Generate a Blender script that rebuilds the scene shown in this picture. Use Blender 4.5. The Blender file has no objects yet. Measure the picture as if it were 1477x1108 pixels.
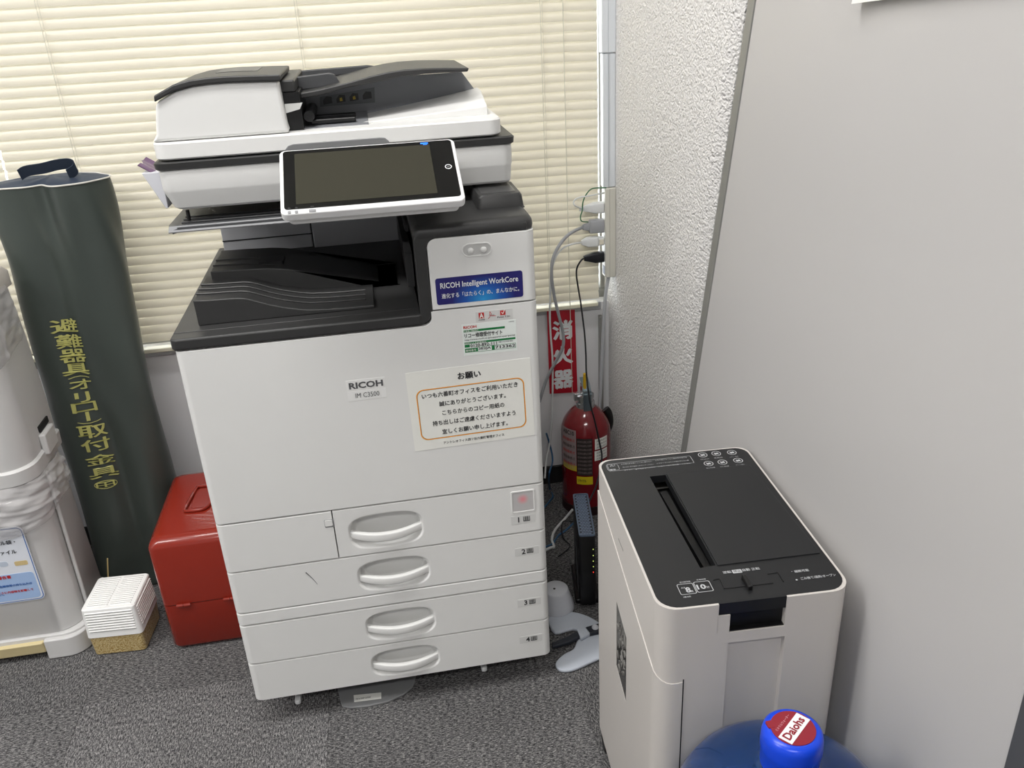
import bpy, bmesh, math, random
from mathutils import Vector, Matrix
random.seed(7)
PI = math.pi
sc = bpy.context.scene
COL = sc.collection

# ------------------------------------------------------------------ camera
CAM = Vector((0.34130, -1.31846, 1.29131))
ROT = (math.radians(65.31804), math.radians(2.83743), math.radians(-9.74773))
FPX = 1224.725
cd = bpy.data.cameras.new('camera'); cam = bpy.data.objects.new('camera', cd); COL.objects.link(cam)
cam.location = CAM; cam.rotation_euler = ROT
cd.sensor_width = 36; cd.sensor_fit = 'HORIZONTAL'; cd.lens = 36 * FPX / 1477; cd.clip_start = 0.02
sc.camera = cam

# ------------------------------------------------------------------ world, lamps, exposure
w = bpy.data.worlds.new('daylight'); sc.world = w; w.use_nodes = True
wb = w.node_tree.nodes['Background']
wb.inputs[0].default_value = (0.93, 0.97, 1.0, 1); wb.inputs[1].default_value = 4.5

def area(name, loc, size, energy, color=(1, 1, 1), rot=(0, 0, 0)):
    l = bpy.data.lights.new(name, 'AREA'); l.shape = 'RECTANGLE'; l.size, l.size_y = size
    l.energy = energy; l.color = color
    o = bpy.data.objects.new(name, l); o.location = loc; o.rotation_euler = rot; COL.objects.link(o)
    return o
WARM = (1.0, 0.985, 0.965)
area('ceiling_lamp', (-0.1, -0.35, 2.52), (1.25, 0.3), 22, WARM)
area('ceiling_lamp', (0.0, -2.3, 2.52), (1.25, 0.3), 28, WARM)
area('ceiling_lamp', (-1.6, -0.9, 2.52), (1.25, 0.3), 30, WARM)
sun = bpy.data.lights.new('sun', 'SUN'); sun.energy = 3.5; sun.angle = math.radians(1.0); sun.color = (1, 0.97, 0.93)
so = bpy.data.objects.new('sun', sun); COL.objects.link(so)
so.rotation_euler = Vector((0.35, -0.75, -0.75)).to_track_quat('-Z', 'Y').to_euler()
vs = sc.view_settings
sc.display_settings.display_device = 'sRGB'
vs.view_transform = 'Standard'; vs.look = 'None'; vs.gamma = 1; vs.use_curve_mapping = False
vs.exposure = 0.3

# ------------------------------------------------------------------ measuring: photo ray meets a real plane of the room
from mathutils import Euler
MC = Euler(ROT, 'XYZ').to_matrix()
def at(px, py, ax, v):
    d = MC @ Vector(((px - 738.5) / FPX, -(py - 554) / FPX, -1))
    t = (v - CAM[ax]) / d[ax]
    return CAM + d * t

# ------------------------------------------------------------------ materials
def lin(c):
    return tuple((x / 255 / 12.92) if x / 255 <= .04045 else ((x / 255 + .055) / 1.055) ** 2.4 for x in c) + (1,)
MATS = {}
def mat(name, rgb, rough=.5, metal=0, var=.03, vscale=30, bump=0, bscale=300, trans=0, coat=0, spec=.5, translucent=0, emit=0, alpha=1, ior=1.45):
    if name in MATS: return MATS[name]
    m = bpy.data.materials.new(name); m.use_nodes = True; nt = m.node_tree; N = nt.nodes; L = nt.links
    b = N['Principled BSDF']
    c = lin(rgb)
    tc = N.new('ShaderNodeTexCoord'); nz = N.new('ShaderNodeTexNoise'); nz.inputs['Scale'].default_value = vscale; nz.inputs['Detail'].default_value = 4
    L.new(tc.outputs['Object'], nz.inputs['Vector'])
    rmp = N.new('ShaderNodeMix'); rmp.data_type = 'RGBA'
    rmp.inputs['A'].default_value = tuple(max(0, x * (1 - var)) for x in c[:3]) + (1,)
    rmp.inputs['B'].default_value = tuple(min(1, x * (1 + var)) for x in c[:3]) + (1,)
    L.new(nz.outputs[0], rmp.inputs['Factor']); L.new(rmp.outputs['Result'], b.inputs['Base Color'])
    b.inputs['Roughness'].default_value = rough; b.inputs['Metallic'].default_value = metal
    b.inputs['IOR'].default_value = ior; b.inputs['Specular IOR Level'].default_value = spec
    b.inputs['Transmission Weight'].default_value = trans; b.inputs['Coat Weight'].default_value = coat
    b.inputs['Alpha'].default_value = alpha
    if emit: b.inputs['Emission Color'].default_value = c; b.inputs['Emission Strength'].default_value = emit
    if bump:
        n2 = N.new('ShaderNodeTexNoise'); n2.inputs['Scale'].default_value = bscale; n2.inputs['Detail'].default_value = 3
        L.new(tc.outputs['Object'], n2.inputs['Vector'])
        bp = N.new('ShaderNodeBump'); bp.inputs['Strength'].default_value = bump; bp.inputs['Distance'].default_value = .001
        L.new(n2.outputs[0], bp.inputs['Height']); L.new(bp.outputs[0], b.inputs['Normal'])
    if translucent:
        t = N.new('ShaderNodeBsdfTranslucent'); L.new(rmp.outputs['Result'], t.inputs[0])
        mx = N.new('ShaderNodeMixShader'); mx.inputs[0].default_value = translucent
        L.new(b.outputs[0], mx.inputs[1]); L.new(t.outputs[0], mx.inputs[2]); L.new(mx.outputs[0], N['Material Output'].inputs[0])
    MATS[name] = m
    return m
white = mat('copier_white', (226, 226, 224), .42, var=.012, bump=.05, bscale=900)
charcoal = mat('copier_charcoal', (52, 52, 52), .42, var=.03, bump=.06, bscale=1200)
darkgrey = mat('copier_dark_grey', (70, 71, 73), .45)
midgrey = mat('copier_mid_grey', (138, 139, 141), .5)
black = mat('black_plastic', (16, 16, 17), .35)
gap = mat('joint_dark', (28, 28, 28), .8)
ink = mat('ink_black', (38, 38, 40), .6, var=0)
greyink = mat('ink_grey', (85, 85, 87), .5, var=0)
redink = mat('ink_red', (190, 40, 40), .6, var=0)
greenink = mat('ink_green', (20, 118, 62), .6, var=0)
orangeink = mat('ink_orange', (240, 160, 40), .6, var=0)
whiteink = mat('ink_white', (232, 234, 236), .6, var=0)
paper = mat('paper_white', (236, 236, 230), .55, var=.01)
chrome = mat('chrome', (200, 202, 204), .22, 1)
cable_g = mat('cable_grey', (158, 160, 164), .5)
cable_w = mat('cable_white', (216, 218, 218), .5)
cable_b = mat('cable_blue', (52, 92, 128), .5)

def floor_mat():
    m = bpy.data.materials.new('carpet'); m.use_nodes = True; nt = m.node_tree; N = nt.nodes; L = nt.links; b = N['Principled BSDF']
    tc = N.new('ShaderNodeTexCoord')
    oi = N.new('ShaderNodeObjectInfo'); sp_ = N.new('ShaderNodeSeparateColor'); L.new(oi.outputs['Color'], sp_.inputs[0])
    mp = N.new('ShaderNodeMapping'); mp.inputs['Scale'].default_value = (1, .3, 1)
    L.new(tc.outputs['Object'], mp.inputs['Vector'])
    # each tile is laid with its own pile direction
    rot = N.new('ShaderNodeVectorRotate'); rot.rotation_type = 'Z_AXIS'
    L.new(tc.outputs['Object'], rot.inputs['Vector'])
    mu = N.new('ShaderNodeMath'); mu.operation = 'GREATER_THAN'; mu.inputs[1].default_value = .5
    L.new(sp_.outputs['Green'], mu.inputs[0])
    m2 = N.new('ShaderNodeMath'); m2.operation = 'MULTIPLY'; m2.inputs[1].default_value = PI / 2
    L.new(mu.outputs[0], m2.inputs[0]); L.new(m2.outputs[0], rot.inputs['Angle'])
    L.new(rot.outputs[0], mp.inputs['Vector'])
    n1 = N.new('ShaderNodeTexNoise'); n1.inputs['Scale'].default_value = 900; n1.inputs['Detail'].default_value = 2
    n2 = N.new('ShaderNodeTexNoise'); n2.inputs['Scale'].default_value = 380; n2.inputs['Detail'].default_value = 3
    n3 = N.new('ShaderNodeTexNoise'); n3.inputs['Scale'].default_value = 6; n3.inputs['Detail'].default_value = 3
    for n in (n1, n2): L.new(mp.outputs[0], n.inputs['Vector'])
    L.new(tc.outputs['Object'], n3.inputs['Vector'])
    a = N.new('ShaderNodeMath'); a.operation = 'ADD'; L.new(n1.outputs[0], a.inputs[0]); L.new(n2.outputs[0], a.inputs[1])
    h = N.new('ShaderNodeMath'); h.operation = 'MULTIPLY'; h.inputs[1].default_value = .5; L.new(a.outputs[0], h.inputs[0])
    r = N.new('ShaderNodeValToRGB'); L.new(h.outputs[0], r.inputs[0])
    r.color_ramp.elements[0].position = .38; r.color_ramp.elements[0].color = lin((40, 40, 42))
    r.color_ramp.elements[1].position = .66; r.color_ramp.elements[1].color = lin((172, 170, 168))
    e = r.color_ramp.elements.new(.5); e.color = lin((98, 97, 98))
    mix = N.new('ShaderNodeMix'); mix.data_type = 'RGBA'; mix.blend_type = 'MULTIPLY'; mix.inputs['Factor'].default_value = 1
    L.new(r.outputs[0], mix.inputs['A'])
    r3 = N.new('ShaderNodeMapRange'); r3.inputs['From Min'].default_value = .3; r3.inputs['From Max'].default_value = .7; r3.inputs['To Min'].default_value = .86; r3.inputs['To Max'].default_value = 1.08
    L.new(n3.outputs[0], r3.inputs[0])
    r4 = N.new('ShaderNodeMapRange'); r4.inputs['To Min'].default_value = .72; r4.inputs['To Max'].default_value = 1.26; L.new(sp_.outputs['Red'], r4.inputs[0])
    mm = N.new('ShaderNodeMath'); mm.operation = 'MULTIPLY'; L.new(r3.outputs[0], mm.inputs[0]); L.new(r4.outputs[0], mm.inputs[1])
    cb = N.new('ShaderNodeCombineColor'); [L.new(mm.outputs[0], cb.inputs[i]) for i in range(3)]
    L.new(cb.outputs[0], mix.inputs['B']); L.new(mix.outputs['Result'], b.inputs['Base Color'])
    b.inputs['Roughness'].default_value = .95; b.inputs['Specular IOR Level'].default_value = .1
    bp = N.new('ShaderNodeBump'); bp.inputs['Strength'].default_value = .7; bp.inputs['Distance'].default_value = .003
    L.new(h.outputs[0], bp.inputs['Height']); L.new(bp.outputs[0], b.inputs['Normal'])
    return m
carpet = floor_mat()

def plaster_mat():
    m = bpy.data.materials.new('stipple_plaster'); m.use_nodes = True; nt = m.node_tree; N = nt.nodes; L = nt.links; b = N['Principled BSDF']
    tc = N.new('ShaderNodeTexCoord')
    n1 = N.new('ShaderNodeTexNoise'); n1.inputs['Scale'].default_value = 130; n1.inputs['Detail'].default_value = 4; n1.inputs['Distortion'].default_value = .6
    n2 = N.new('ShaderNodeTexVoronoi'); n2.inputs['Scale'].default_value = 210
    L.new(tc.outputs['Object'], n1.inputs['Vector']); L.new(tc.outputs['Object'], n2.inputs['Vector'])
    a = N.new('ShaderNodeMath'); a.operation = 'SUBTRACT'; L.new(n1.outputs[0], a.inputs[0])
    s = N.new('ShaderNodeMath'); s.operation = 'MULTIPLY'; s.inputs[1].default_value = .3; L.new(n2.outputs[0], s.inputs[0]); L.new(s.outputs[0], a.inputs[1])
    bp = N.new('ShaderNodeBump'); bp.inputs['Strength'].default_value = 1; bp.inputs['Distance'].default_value = .006
    L.new(a.outputs[0], bp.inputs['Height']); L.new(bp.outputs[0], b.inputs['Normal'])
    b.inputs['Base Color'].default_value = lin((238, 236, 234)); b.inputs['Roughness'].default_value = .6
    return m
plaster = plaster_mat()
wallp = mat('wall_paint', (226, 226, 228), .55, var=.01)
steel_panel = mat('partition_enamel', (192, 190, 189), .33, var=.01, vscale=4)
frame_al = mat('aluminium_frame', (150, 150, 146), .4, .4)

# ------------------------------------------------------------------ mesh helpers
ORG = {}
def org(p):
    return ORG.get(p.name, Vector((0, 0, 0))) if p else Vector((0, 0, 0))
def thing(name, label, cat, loc, rotz=0, group=None, local=False):
    o = bpy.data.objects.new(name, None); COL.objects.link(o); o.empty_display_size = .05
    o.location = loc; o.rotation_euler = (0, 0, rotz); o['label'] = label; o['category'] = cat
    if group: o['group'] = group
    ORG[o.name] = Vector((0, 0, 0)) if local else Vector(loc)
    return o
def obj(name, bm, m, parent=None, smooth=False, bevel=0, seg=2, label=None, kind=None, recalc=True, angle=40):
    if recalc: bmesh.ops.recalc_face_normals(bm, faces=bm.faces)
    og = org(parent)
    if og.length: bmesh.ops.translate(bm, verts=bm.verts, vec=-og)
    me = bpy.data.meshes.new(name); bm.to_mesh(me); bm.free()
    me.materials.append(m)
    o = bpy.data.objects.new(name, me); COL.objects.link(o)
    if smooth:
        me.polygons.foreach_set('use_smooth', [True] * len(me.polygons))
        me.set_sharp_from_angle(angle=math.radians(angle))
    if bevel:
        md = o.modifiers.new('bevel', 'BEVEL'); md.width = bevel; md.segments = seg; md.limit_method = 'ANGLE'; md.angle_limit = math.radians(35)
        me.polygons.foreach_set('use_smooth', [True] * len(me.polygons))
        if not smooth: me.set_sharp_from_angle(angle=math.radians(30))
        wn_ = o.modifiers.new('weighted', 'WEIGHTED_NORMAL'); wn_.keep_sharp = True; wn_.weight = 80
    if parent: o.parent = parent
    ORG[o.name] = og
    if label: o['label'] = label
    if kind: o['kind'] = kind
    return o
def tag(o, label, cat, group=None, kind=None):
    o['label'] = label; o['category'] = cat
    if group: o['group'] = group
    if kind: o['kind'] = kind
    return o
def B(): return bmesh.new()
def bx(bm, x0, x1, y0, y1, z0, z1, T=None):
    vs_ = [bm.verts.new((x, y, z)) for x in (x0, x1) for y in (y0, y1) for z in (z0, z1)]
    for f in ((0, 1, 3, 2), (4, 6, 7, 5), (0, 4, 5, 1), (2, 3, 7, 6), (0, 2, 6, 4), (1, 5, 7, 3)):
        bm.faces.new([vs_[i] for i in f])
    if T: bmesh.ops.transform(bm, matrix=T, verts=vs_)
    return bm
def box(*a, **k): return bx(B(), *a, **k)
def loft(bm, rings, caps=True, closed=True):
    R = [[bm.verts.new(p) for p in r] for r in rings]
    n = len(R[0])
    for a, b in zip(R, R[1:]):
        for i in range(n if closed else n - 1):
            j = (i + 1) % n
            bm.faces.new((a[i], a[j], b[j], b[i]))
    if caps and closed:
        bm.faces.new(R[0][::-1]); bm.faces.new(R[-1])
    return bm
def rrect(cx, cy, hx, hy, r, n=6):
    """rounded rectangle, r one radius or four (from lower right, anticlockwise)"""
    rs = r if isinstance(r, (list, tuple)) else [r] * 4
    out = []
    for k, (sx, sy, a0) in enumerate(((1, -1, -PI / 2), (1, 1, 0), (-1, 1, PI / 2), (-1, -1, PI))):
        rr = max(rs[k], 1e-5)
        for i in range(n + 1):
            a = a0 + PI / 2 * i / n
            out.append((cx + sx * (hx - rr) + rr * math.cos(a), cy + sy * (hy - rr) + rr * math.sin(a)))
    return out
def prism(poly, z0, z1, axis=2, bm=None):
    """extrude a 2-D outline; axis 2: (x,y) up z; axis 1: (x,z) along y; axis 0: (y,z) along x"""
    bm = bm or B()
    f = {2: lambda p, t: (p[0], p[1], t), 1: lambda p, t: (p[0], t, p[1]), 0: lambda p, t: (t, p[0], p[1])}[axis]
    return loft(bm, [[f(p, z0) for p in poly], [f(p, z1) for p in poly]])
def prism_holes(outer, holes, z0, z1, axis=2):
    bm = B(); f = {2: lambda p, t: (p[0], p[1], t), 1: lambda p, t: (p[0], t, p[1]), 0: lambda p, t: (t, p[0], p[1])}[axis]
    loops = [outer] + holes; lv = []
    for z in (z0, z1):
        es = []; L = []
        for lp in loops:
            vv = [bm.verts.new(f(p, z)) for p in lp]; L.append(vv)
            es += [bm.edges.new((vv[i], vv[(i + 1) % len(vv)])) for i in range(len(vv))]
        bmesh.ops.triangle_fill(bm, use_beauty=True, use_dissolve=False, edges=es)
        lv.append(L)
    for a, b in zip(lv[0], lv[1]):
        n = len(a)
        for i in range(n): bm.faces.new((a[i], a[(i + 1) % n], b[(i + 1) % n], b[i]))
    return bm
def lathe(prof, c, n=40, bm=None, caps=True):
    bm = bm or B()
    return loft(bm, [[(c[0] + r * math.cos(2 * PI * i / n), c[1] + r * math.sin(2 * PI * i / n), c[2] + z) for i in range(n)] for r, z in prof], caps)
def smooth_path(pts, k=6):
    P = [Vector(p) for p in pts]
    if len(P) < 3: return P
    out = []
    for i in range(len(P) - 1):
        p0 = P[max(i - 1, 0)]; p1 = P[i]; p2 = P[i + 1]; p3 = P[min(i + 2, len(P) - 1)]
        for j in range(k):
            t = j / k
            out.append(.5 * ((2 * p1) + (p2 - p0) * t + (2 * p0 - 5 * p1 + 4 * p2 - p3) * t * t + (3 * p1 - p0 - 3 * p2 + p3) * t ** 3))
    out.append(P[-1]); return out
def tube(pts, r, n=8, bm=None, k=6, closed=False):
    bm = bm or B(); P = smooth_path(pts, k) if k else [Vector(p) for p in pts]
    if closed: P = P + [P[0]]
    rings = []; up = Vector((0, 0, 1)); t0 = (P[1] - P[0]).normalized()
    nrm = t0.orthogonal().normalized()
    for i, p in enumerate(P):
        t = (P[min(i + 1, len(P) - 1)] - P[max(i - 1, 0)]).normalized()
        nrm = (nrm - t * nrm.dot(t)).normalized(); b = t.cross(nrm)
        rr = r(i / (len(P) - 1)) if callable(r) else r
        rings.append([p + nrm * rr * math.cos(2 * PI * j / n) + b * rr * math.sin(2 * PI * j / n) for j in range(n)])
    return loft(bm, rings)
def sheet(fn, nu, nv, thick, bm=None):
    """a thin solid sheet from fn(u,v), thickened along its normals"""
    bm = bm or B()
    G = [[Vector(fn(i / nu, j / nv)) for j in range(nv + 1)] for i in range(nu + 1)]
    Nn = [[None] * (nv + 1) for _ in range(nu + 1)]
    for i in range(nu + 1):
        for j in range(nv + 1):
            a = G[min(i + 1, nu)][j] - G[max(i - 1, 0)][j]; b = G[i][min(j + 1, nv)] - G[i][max(j - 1, 0)]
            Nn[i][j] = a.cross(b).normalized() * thick
    A = [[bm.verts.new(G[i][j]) for j in range(nv + 1)] for i in range(nu + 1)]
    C = [[bm.verts.new(G[i][j] - Nn[i][j]) for j in range(nv + 1)] for i in range(nu + 1)]
    for i in range(nu):
        for j in range(nv):
            bm.faces.new((A[i][j], A[i + 1][j], A[i + 1][j + 1], A[i][j + 1])); bm.faces.new((C[i][j], C[i][j + 1], C[i + 1][j + 1], C[i + 1][j]))
    for i in range(nu):
        bm.faces.new((A[i][0], C[i][0], C[i + 1][0], A[i + 1][0])); bm.faces.new((A[i][nv], A[i + 1][nv], C[i + 1][nv], C[i][nv]))
    for j in range(nv):
        bm.faces.new((A[0][j], A[0][j + 1], C[0][j + 1], C[0][j])); bm.faces.new((A[nu][j], C[nu][j], C[nu][j + 1], A[nu][j + 1]))
    return bm

def glyphs(s, bold=0, res=2, spacing=1.0):
    cu = bpy.data.curves.new('t', 'FONT'); cu.body = s; cu.size = 1; cu.resolution_u = res; cu.offset = bold; cu.space_character = spacing
    o = bpy.data.objects.new('t', cu); COL.objects.link(o)
    bpy.context.view_layer.update()
    dg = bpy.context.evaluated_depsgraph_get()
    me = bpy.data.meshes.new_from_object(o.evaluated_get(dg))
    bpy.data.objects.remove(o); bpy.data.curves.remove(cu)
    return me
def text(s, O, U, V, width, height, m, parent, name='lettering', bold=0, mapf=None, lift=.0003, align='l', keep=True, spacing=1.0):
    """s set in a box of width x height whose lower left corner is O, along U and V"""
    cjk = any(ord(ch) > 0x2E7F for ch in s)
    me = glyphs(s, 0 if cjk else bold, spacing=spacing)
    if cjk and bold:
        # heavier strokes: the outline repeated a hair to each side
        bm = bmesh.new(); bm.from_mesh(me)
        base = bm.verts[:] + bm.edges[:] + bm.faces[:]
        for q_, (dx, dy) in enumerate(((bold * 1.6, 0), (-bold * 1.6, 0), (0, bold * 1.3), (0, -bold * 1.3))):
            d = bmesh.ops.duplicate(bm, geom=base)
            bmesh.ops.translate(bm, verts=[g_ for g_ in d['geom'] if isinstance(g_, bmesh.types.BMVert)], vec=(dx, dy, .00005 * (q_ + 1)))
        bm.to_mesh(me); bm.free()
    xs = [v.co.x for v in me.vertices]; ys = [v.co.y for v in me.vertices]
    if not xs: return None
    x0, x1, y0, y1 = min(xs), max(xs), min(ys), max(ys)
    sx = width / (x1 - x0) if width else height / (y1 - y0); sy = height / (y1 - y0) if height else sx
    O = Vector(O); U = Vector(U).normalized(); V = Vector(V).normalized(); Nn = U.cross(V)
    og = org(parent); off = -(width or (x1 - x0) * sx) / 2 if align == 'c' else 0
    for v in me.vertices:
        a, b = (v.co.x - x0) * sx + off, (v.co.y - y0) * sy
        dz = v.co.z
        v.co = (mapf(a, b) + Vector((0, -dz, dz * .3)) if mapf else O + U * a + V * b + Nn * (lift + dz)) - og
    me.name = name; me.materials.clear(); me.materials.append(m)
    o = bpy.data.objects.new(name, me); COL.objects.link(o)
    if parent: o.parent = parent
    ORG[o.name] = og
    return o
def plate(poly3, nrm, t, bm=None):
    bm = bm or B(); nrm = Vector(nrm).normalized() * t
    return loft(bm, [[Vector(p) for p in poly3], [Vector(p) + nrm for p in poly3]])

# =================================================================== THE SETTING
# floor slab with carpet tiles laid on it
fl = obj('floor', box(-2.6, 1.6, -4.1, 1.0, -.06, -.007), mat('screed', (70, 70, 70), .9), kind='structure')
for i in range(-4, 3):
    for j in range(-5, 2):
        x0 = .131 + .503 * (i - 0); y0 = .145 + .503 * j
        if x0 < -2.5 or x0 > 1.45 or y0 > .76 or y0 < -2.2: continue
        g = .0002
        x1, y1 = min(x0 + .503, 1.5), min(y0 + .503, .79)
        bm = box(-(x1 - x0) / 2 + g, (x1 - x0) / 2 - g, -(y1 - y0) / 2 + g, (y1 - y0) / 2 - g, -.007, 0)
        o = obj('carpet_tile', bm, carpet, fl, bevel=.0006, seg=1)
        o.location = ((x0 + x1) / 2, (y0 + y1) / 2, 0)
        o.color = ({(-1, -1): .62, (-2, -1): .45, (0, -1): .28, (-1, 0): .3, (-2, 0): .22}.get((i, j), random.uniform(.2, .4)), (i + j) % 2, 0, 1)
# window wall: lower panel, ledge, head, piers
WY = .762
obj('wall_back', bx(bx(bx(box(-2.6, 1.3, WY, .92, -.06, .536), -2.6, 1.3, .80, .92, 2.05, 2.62), -2.6, -2.2, .80, .92, .52, 2.05), .955, 1.3, .80, .92, .52, 2.05), wallp, kind='structure')
obj('baseboard_back', box(-2.6, .93, WY - .008, WY, 0, .055), mat('vinyl_base', (34, 34, 34), .5), kind='structure', bevel=.001)
wn = obj('window_1', bx(bx(bx(box(-2.2, .955, .80, .85, .52, .56), -2.2, .955, .80, .85, 2.0, 2.05), -.68, -.64, .80, .85, .56, 2.0), .91, .955, .80, .85, .56, 2.0), frame_al, kind='structure', bevel=.002)
gm = bpy.data.materials.new('thin_glass'); gm.use_nodes = True
_n = gm.node_tree; _n.nodes.remove(_n.nodes['Principled BSDF'])
_t = _n.nodes.new('ShaderNodeBsdfTransparent'); _g = _n.nodes.new('ShaderNodeBsdfGlossy'); _g.inputs['Roughness'].default_value = .02
_f = _n.nodes.new('ShaderNodeFresnel'); _m = _n.nodes.new('ShaderNodeMixShader')
_n.links.new(_f.outputs[0], _m.inputs[0]); _n.links.new(_t.outputs[0], _m.inputs[1]); _n.links.new(_g.outputs[0], _m.inputs[2]); _n.links.new(_m.outputs[0], _n.nodes['Material Output'].inputs[0])
obj('pane', box(-2.2, -.66, .822, .827, .56, 2.0), gm, wn)
obj('pane', box(-.66, .91, .822, .827, .56, 2.0), gm, wn)
obj('trim_1', box(-2.6, .9, WY - .004, WY + .001, .516, .537), mat('sill_grey', (168, 168, 172), .45), kind='structure', bevel=.001)   # edge strip under the blind
obj('trim_2', box(.893, .902, WY - .018, WY, .055, .50), frame_al, kind='structure', bevel=.001)
obj('ceiling', box(-2.6, 1.6, -4.1, .92, 2.6, 2.7), mat('ceiling_board', (222, 221, 217), .8), kind='structure')
obj('wall_left', box(-2.7, -2.6, -4.1, .92, -.06, 2.62), wallp, kind='structure')
obj('wall_right', box(1.5, 1.6, -4.1, .92, -.06, 2.62), wallp, kind='structure')
obj('wall_rear', box(-2.7, 1.6, -4.2, -4.1, -.06, 2.62), wallp, kind='structure')

# plastered column whose front edge leans
def ycol(z): return .300 - .2225 * z
bm = B(); rr = []
CX = .922
for k in range(27):
    z = -.02 + 2.62 * k / 26
    yy = ycol(z)
    rr.append([(CX, .80, z), (CX, yy + .030, z), (CX + .002, yy + .024, z), (CX + .012, yy + .004, z), (CX + .022, yy, z), (1.49, yy, z), (1.49, .80, z)])
loft(bm, rr)
obj('wall_column', bm, plaster, kind='structure', smooth=True, angle=24)

# enamelled steel partition with slanting far edge
PX = .8965
def ypan(z): return .2225 - .232 * z
pf = thing('partition_panel', 'tall plain grey-white steel partition board with thin grey edge frame beside the shredder', 'partition', (PX + .01, -.3, 0))
YN = -.792
pts = [(YN, .0), (ypan(0) - .020, .0), (ypan(2.4) - .020, 2.4), (YN, 2.4)]
obj('board', prism(pts, PX + .001, PX + .021, 0), steel_panel, pf, bevel=.001)
bm = B()
loft(bm, [[(x, y, z) for x, y in ((PX - .001, ypan(z) - .021), (PX - .001, ypan(z) + .003), (PX + .024, ypan(z) + .003), (PX + .024, ypan(z) - .021))] for z in (0, 2.4)])
obj('edge_frame', bm, frame_al, pf, bevel=.0012)
obj('edge_frame', box(PX - .001, PX + .024, YN - .022, YN, 0, 2.4), mat('dark_frame', (78, 79, 82), .5), pf, bevel=.0012, label='dark grey near edge frame')
obj('joint_strip', box(PX + .004, PX + .024, YN - .045, YN - .024, 0, 2.4), mat('dark_rubber', (45, 43, 42), .7), pf)
tile_dark = mat('dark_door', (64, 58, 54), .5)
obj('door_1', box(PX + .015, PX + .045, -1.7, YN - .045, 0, 2.1), tile_dark, kind='structure', bevel=.002)

# paper hung on the partition, only its lower corner in view
def papf(u, v):
    p = at(1237, 5, 0, PX - .004)
    y = p.y - u * .42; z = p.z + v * .297 + .028 * u
    return (PX - .0015 - .006 * math.exp(-v * 9) * (1 - u * .3) - .004 * max(0, .12 - u) / .12 * math.exp(-v * 6), y, z)
tag(obj('paper_sheet', sheet(papf, 16, 8, .0004), paper, smooth=True), 'white paper sheet pinned high on the grey partition board', 'paper')

# =================================================================== VENETIAN BLINDS
slatm = mat('slat_cream', (231, 226, 211), .38, var=.01, translucent=.2, spec=.5)
corded = mat('cord_cream', (206, 204, 190), .7)
A0 = -.0163667
def wy(x): return .7363 + x * math.tan(A0)
def blind(x0, x1, name_label, cords, cut=0):
    t = thing('venetian_blind', name_label, 'blind', ((x0 + x1) / 2, wy(x0), .52), group=None)
    zs = [1.26214 - .0215 * i + .0215 * .5 - .0105 for i in range(-34, 33)]
    tilt = math.radians(71); W = .0250; ns = 6
    def slat(z, tl):
        bm = B(); prof = []
        for j in range(ns + 1):
            s = (j / ns - .5) * W; arch = .0032 * (1 - (2 * j / ns - 1) ** 2)
            # upper edge towards the glass, lower edge towards the room, bowed to the room
            prof.append((s * math.cos(tl) - arch * math.sin(tl), s * math.sin(tl) + arch * math.cos(tl)))
        ringA = []; 
        for xx in (x0, x1):
            front = [(xx, wy(xx) + a, z + b) for a, b in prof]
            back = [(xx, wy(xx) + a + .0003 * math.sin(tl), z + b) for a, b in prof][::-1]
            ringA.append(front + back)
        return loft(bm, ringA)
    for i, z in enumerate(zs):
        tl = tilt + random.uniform(-.02, .02)
        obj('slat', slat(z, tl), slatm, t, smooth=True, angle=50)
    zb = .5394
    obj('bottom_rail', box(x0 + .001, x1 - .001, wy((x0 + x1) / 2) - .012, wy((x0 + x1) / 2) + .012, zb, zb + .010), mat('rail_cream', (222, 218, 196), .5), t, bevel=.002)
    obj('head_rail', box(x0, x1, wy(0) - .015, wy(0) + .03, 2.0, 2.04), mat('rail_cream', (222, 218, 196), .5), t, bevel=.002)
    for cx in cords:
        obj('ladder_cord', tube([(cx, wy(cx) - .0125, 2.0), (cx, wy(cx) - .0125, .55)], .0007, 6, k=0), corded, t)
        obj('ladder_cord', tube([(cx + .005, wy(cx) - .011, 2.0), (cx + .005, wy(cx) - .011, .55)], .0005, 6, k=0), corded, t)
    return t
b1 = blind(-.452, .884, 'cream venetian blind with closed slats behind the office copier', (-.300, .219, .752))
b2 = blind(-1.75, -.456, 'cream venetian blind seen in a sliver past the green bag', (-1.2, -.7))
tag(obj('pull_cord', tube([(.8035, .712, 2.0), (.8045, .712, 1.0), (.806, .713, .46), (.8065, .713, .30)], .0009, 6, k=4), corded), 'thin cream pull cord hanging in front of the blind and red fire sign', 'cord')

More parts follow.
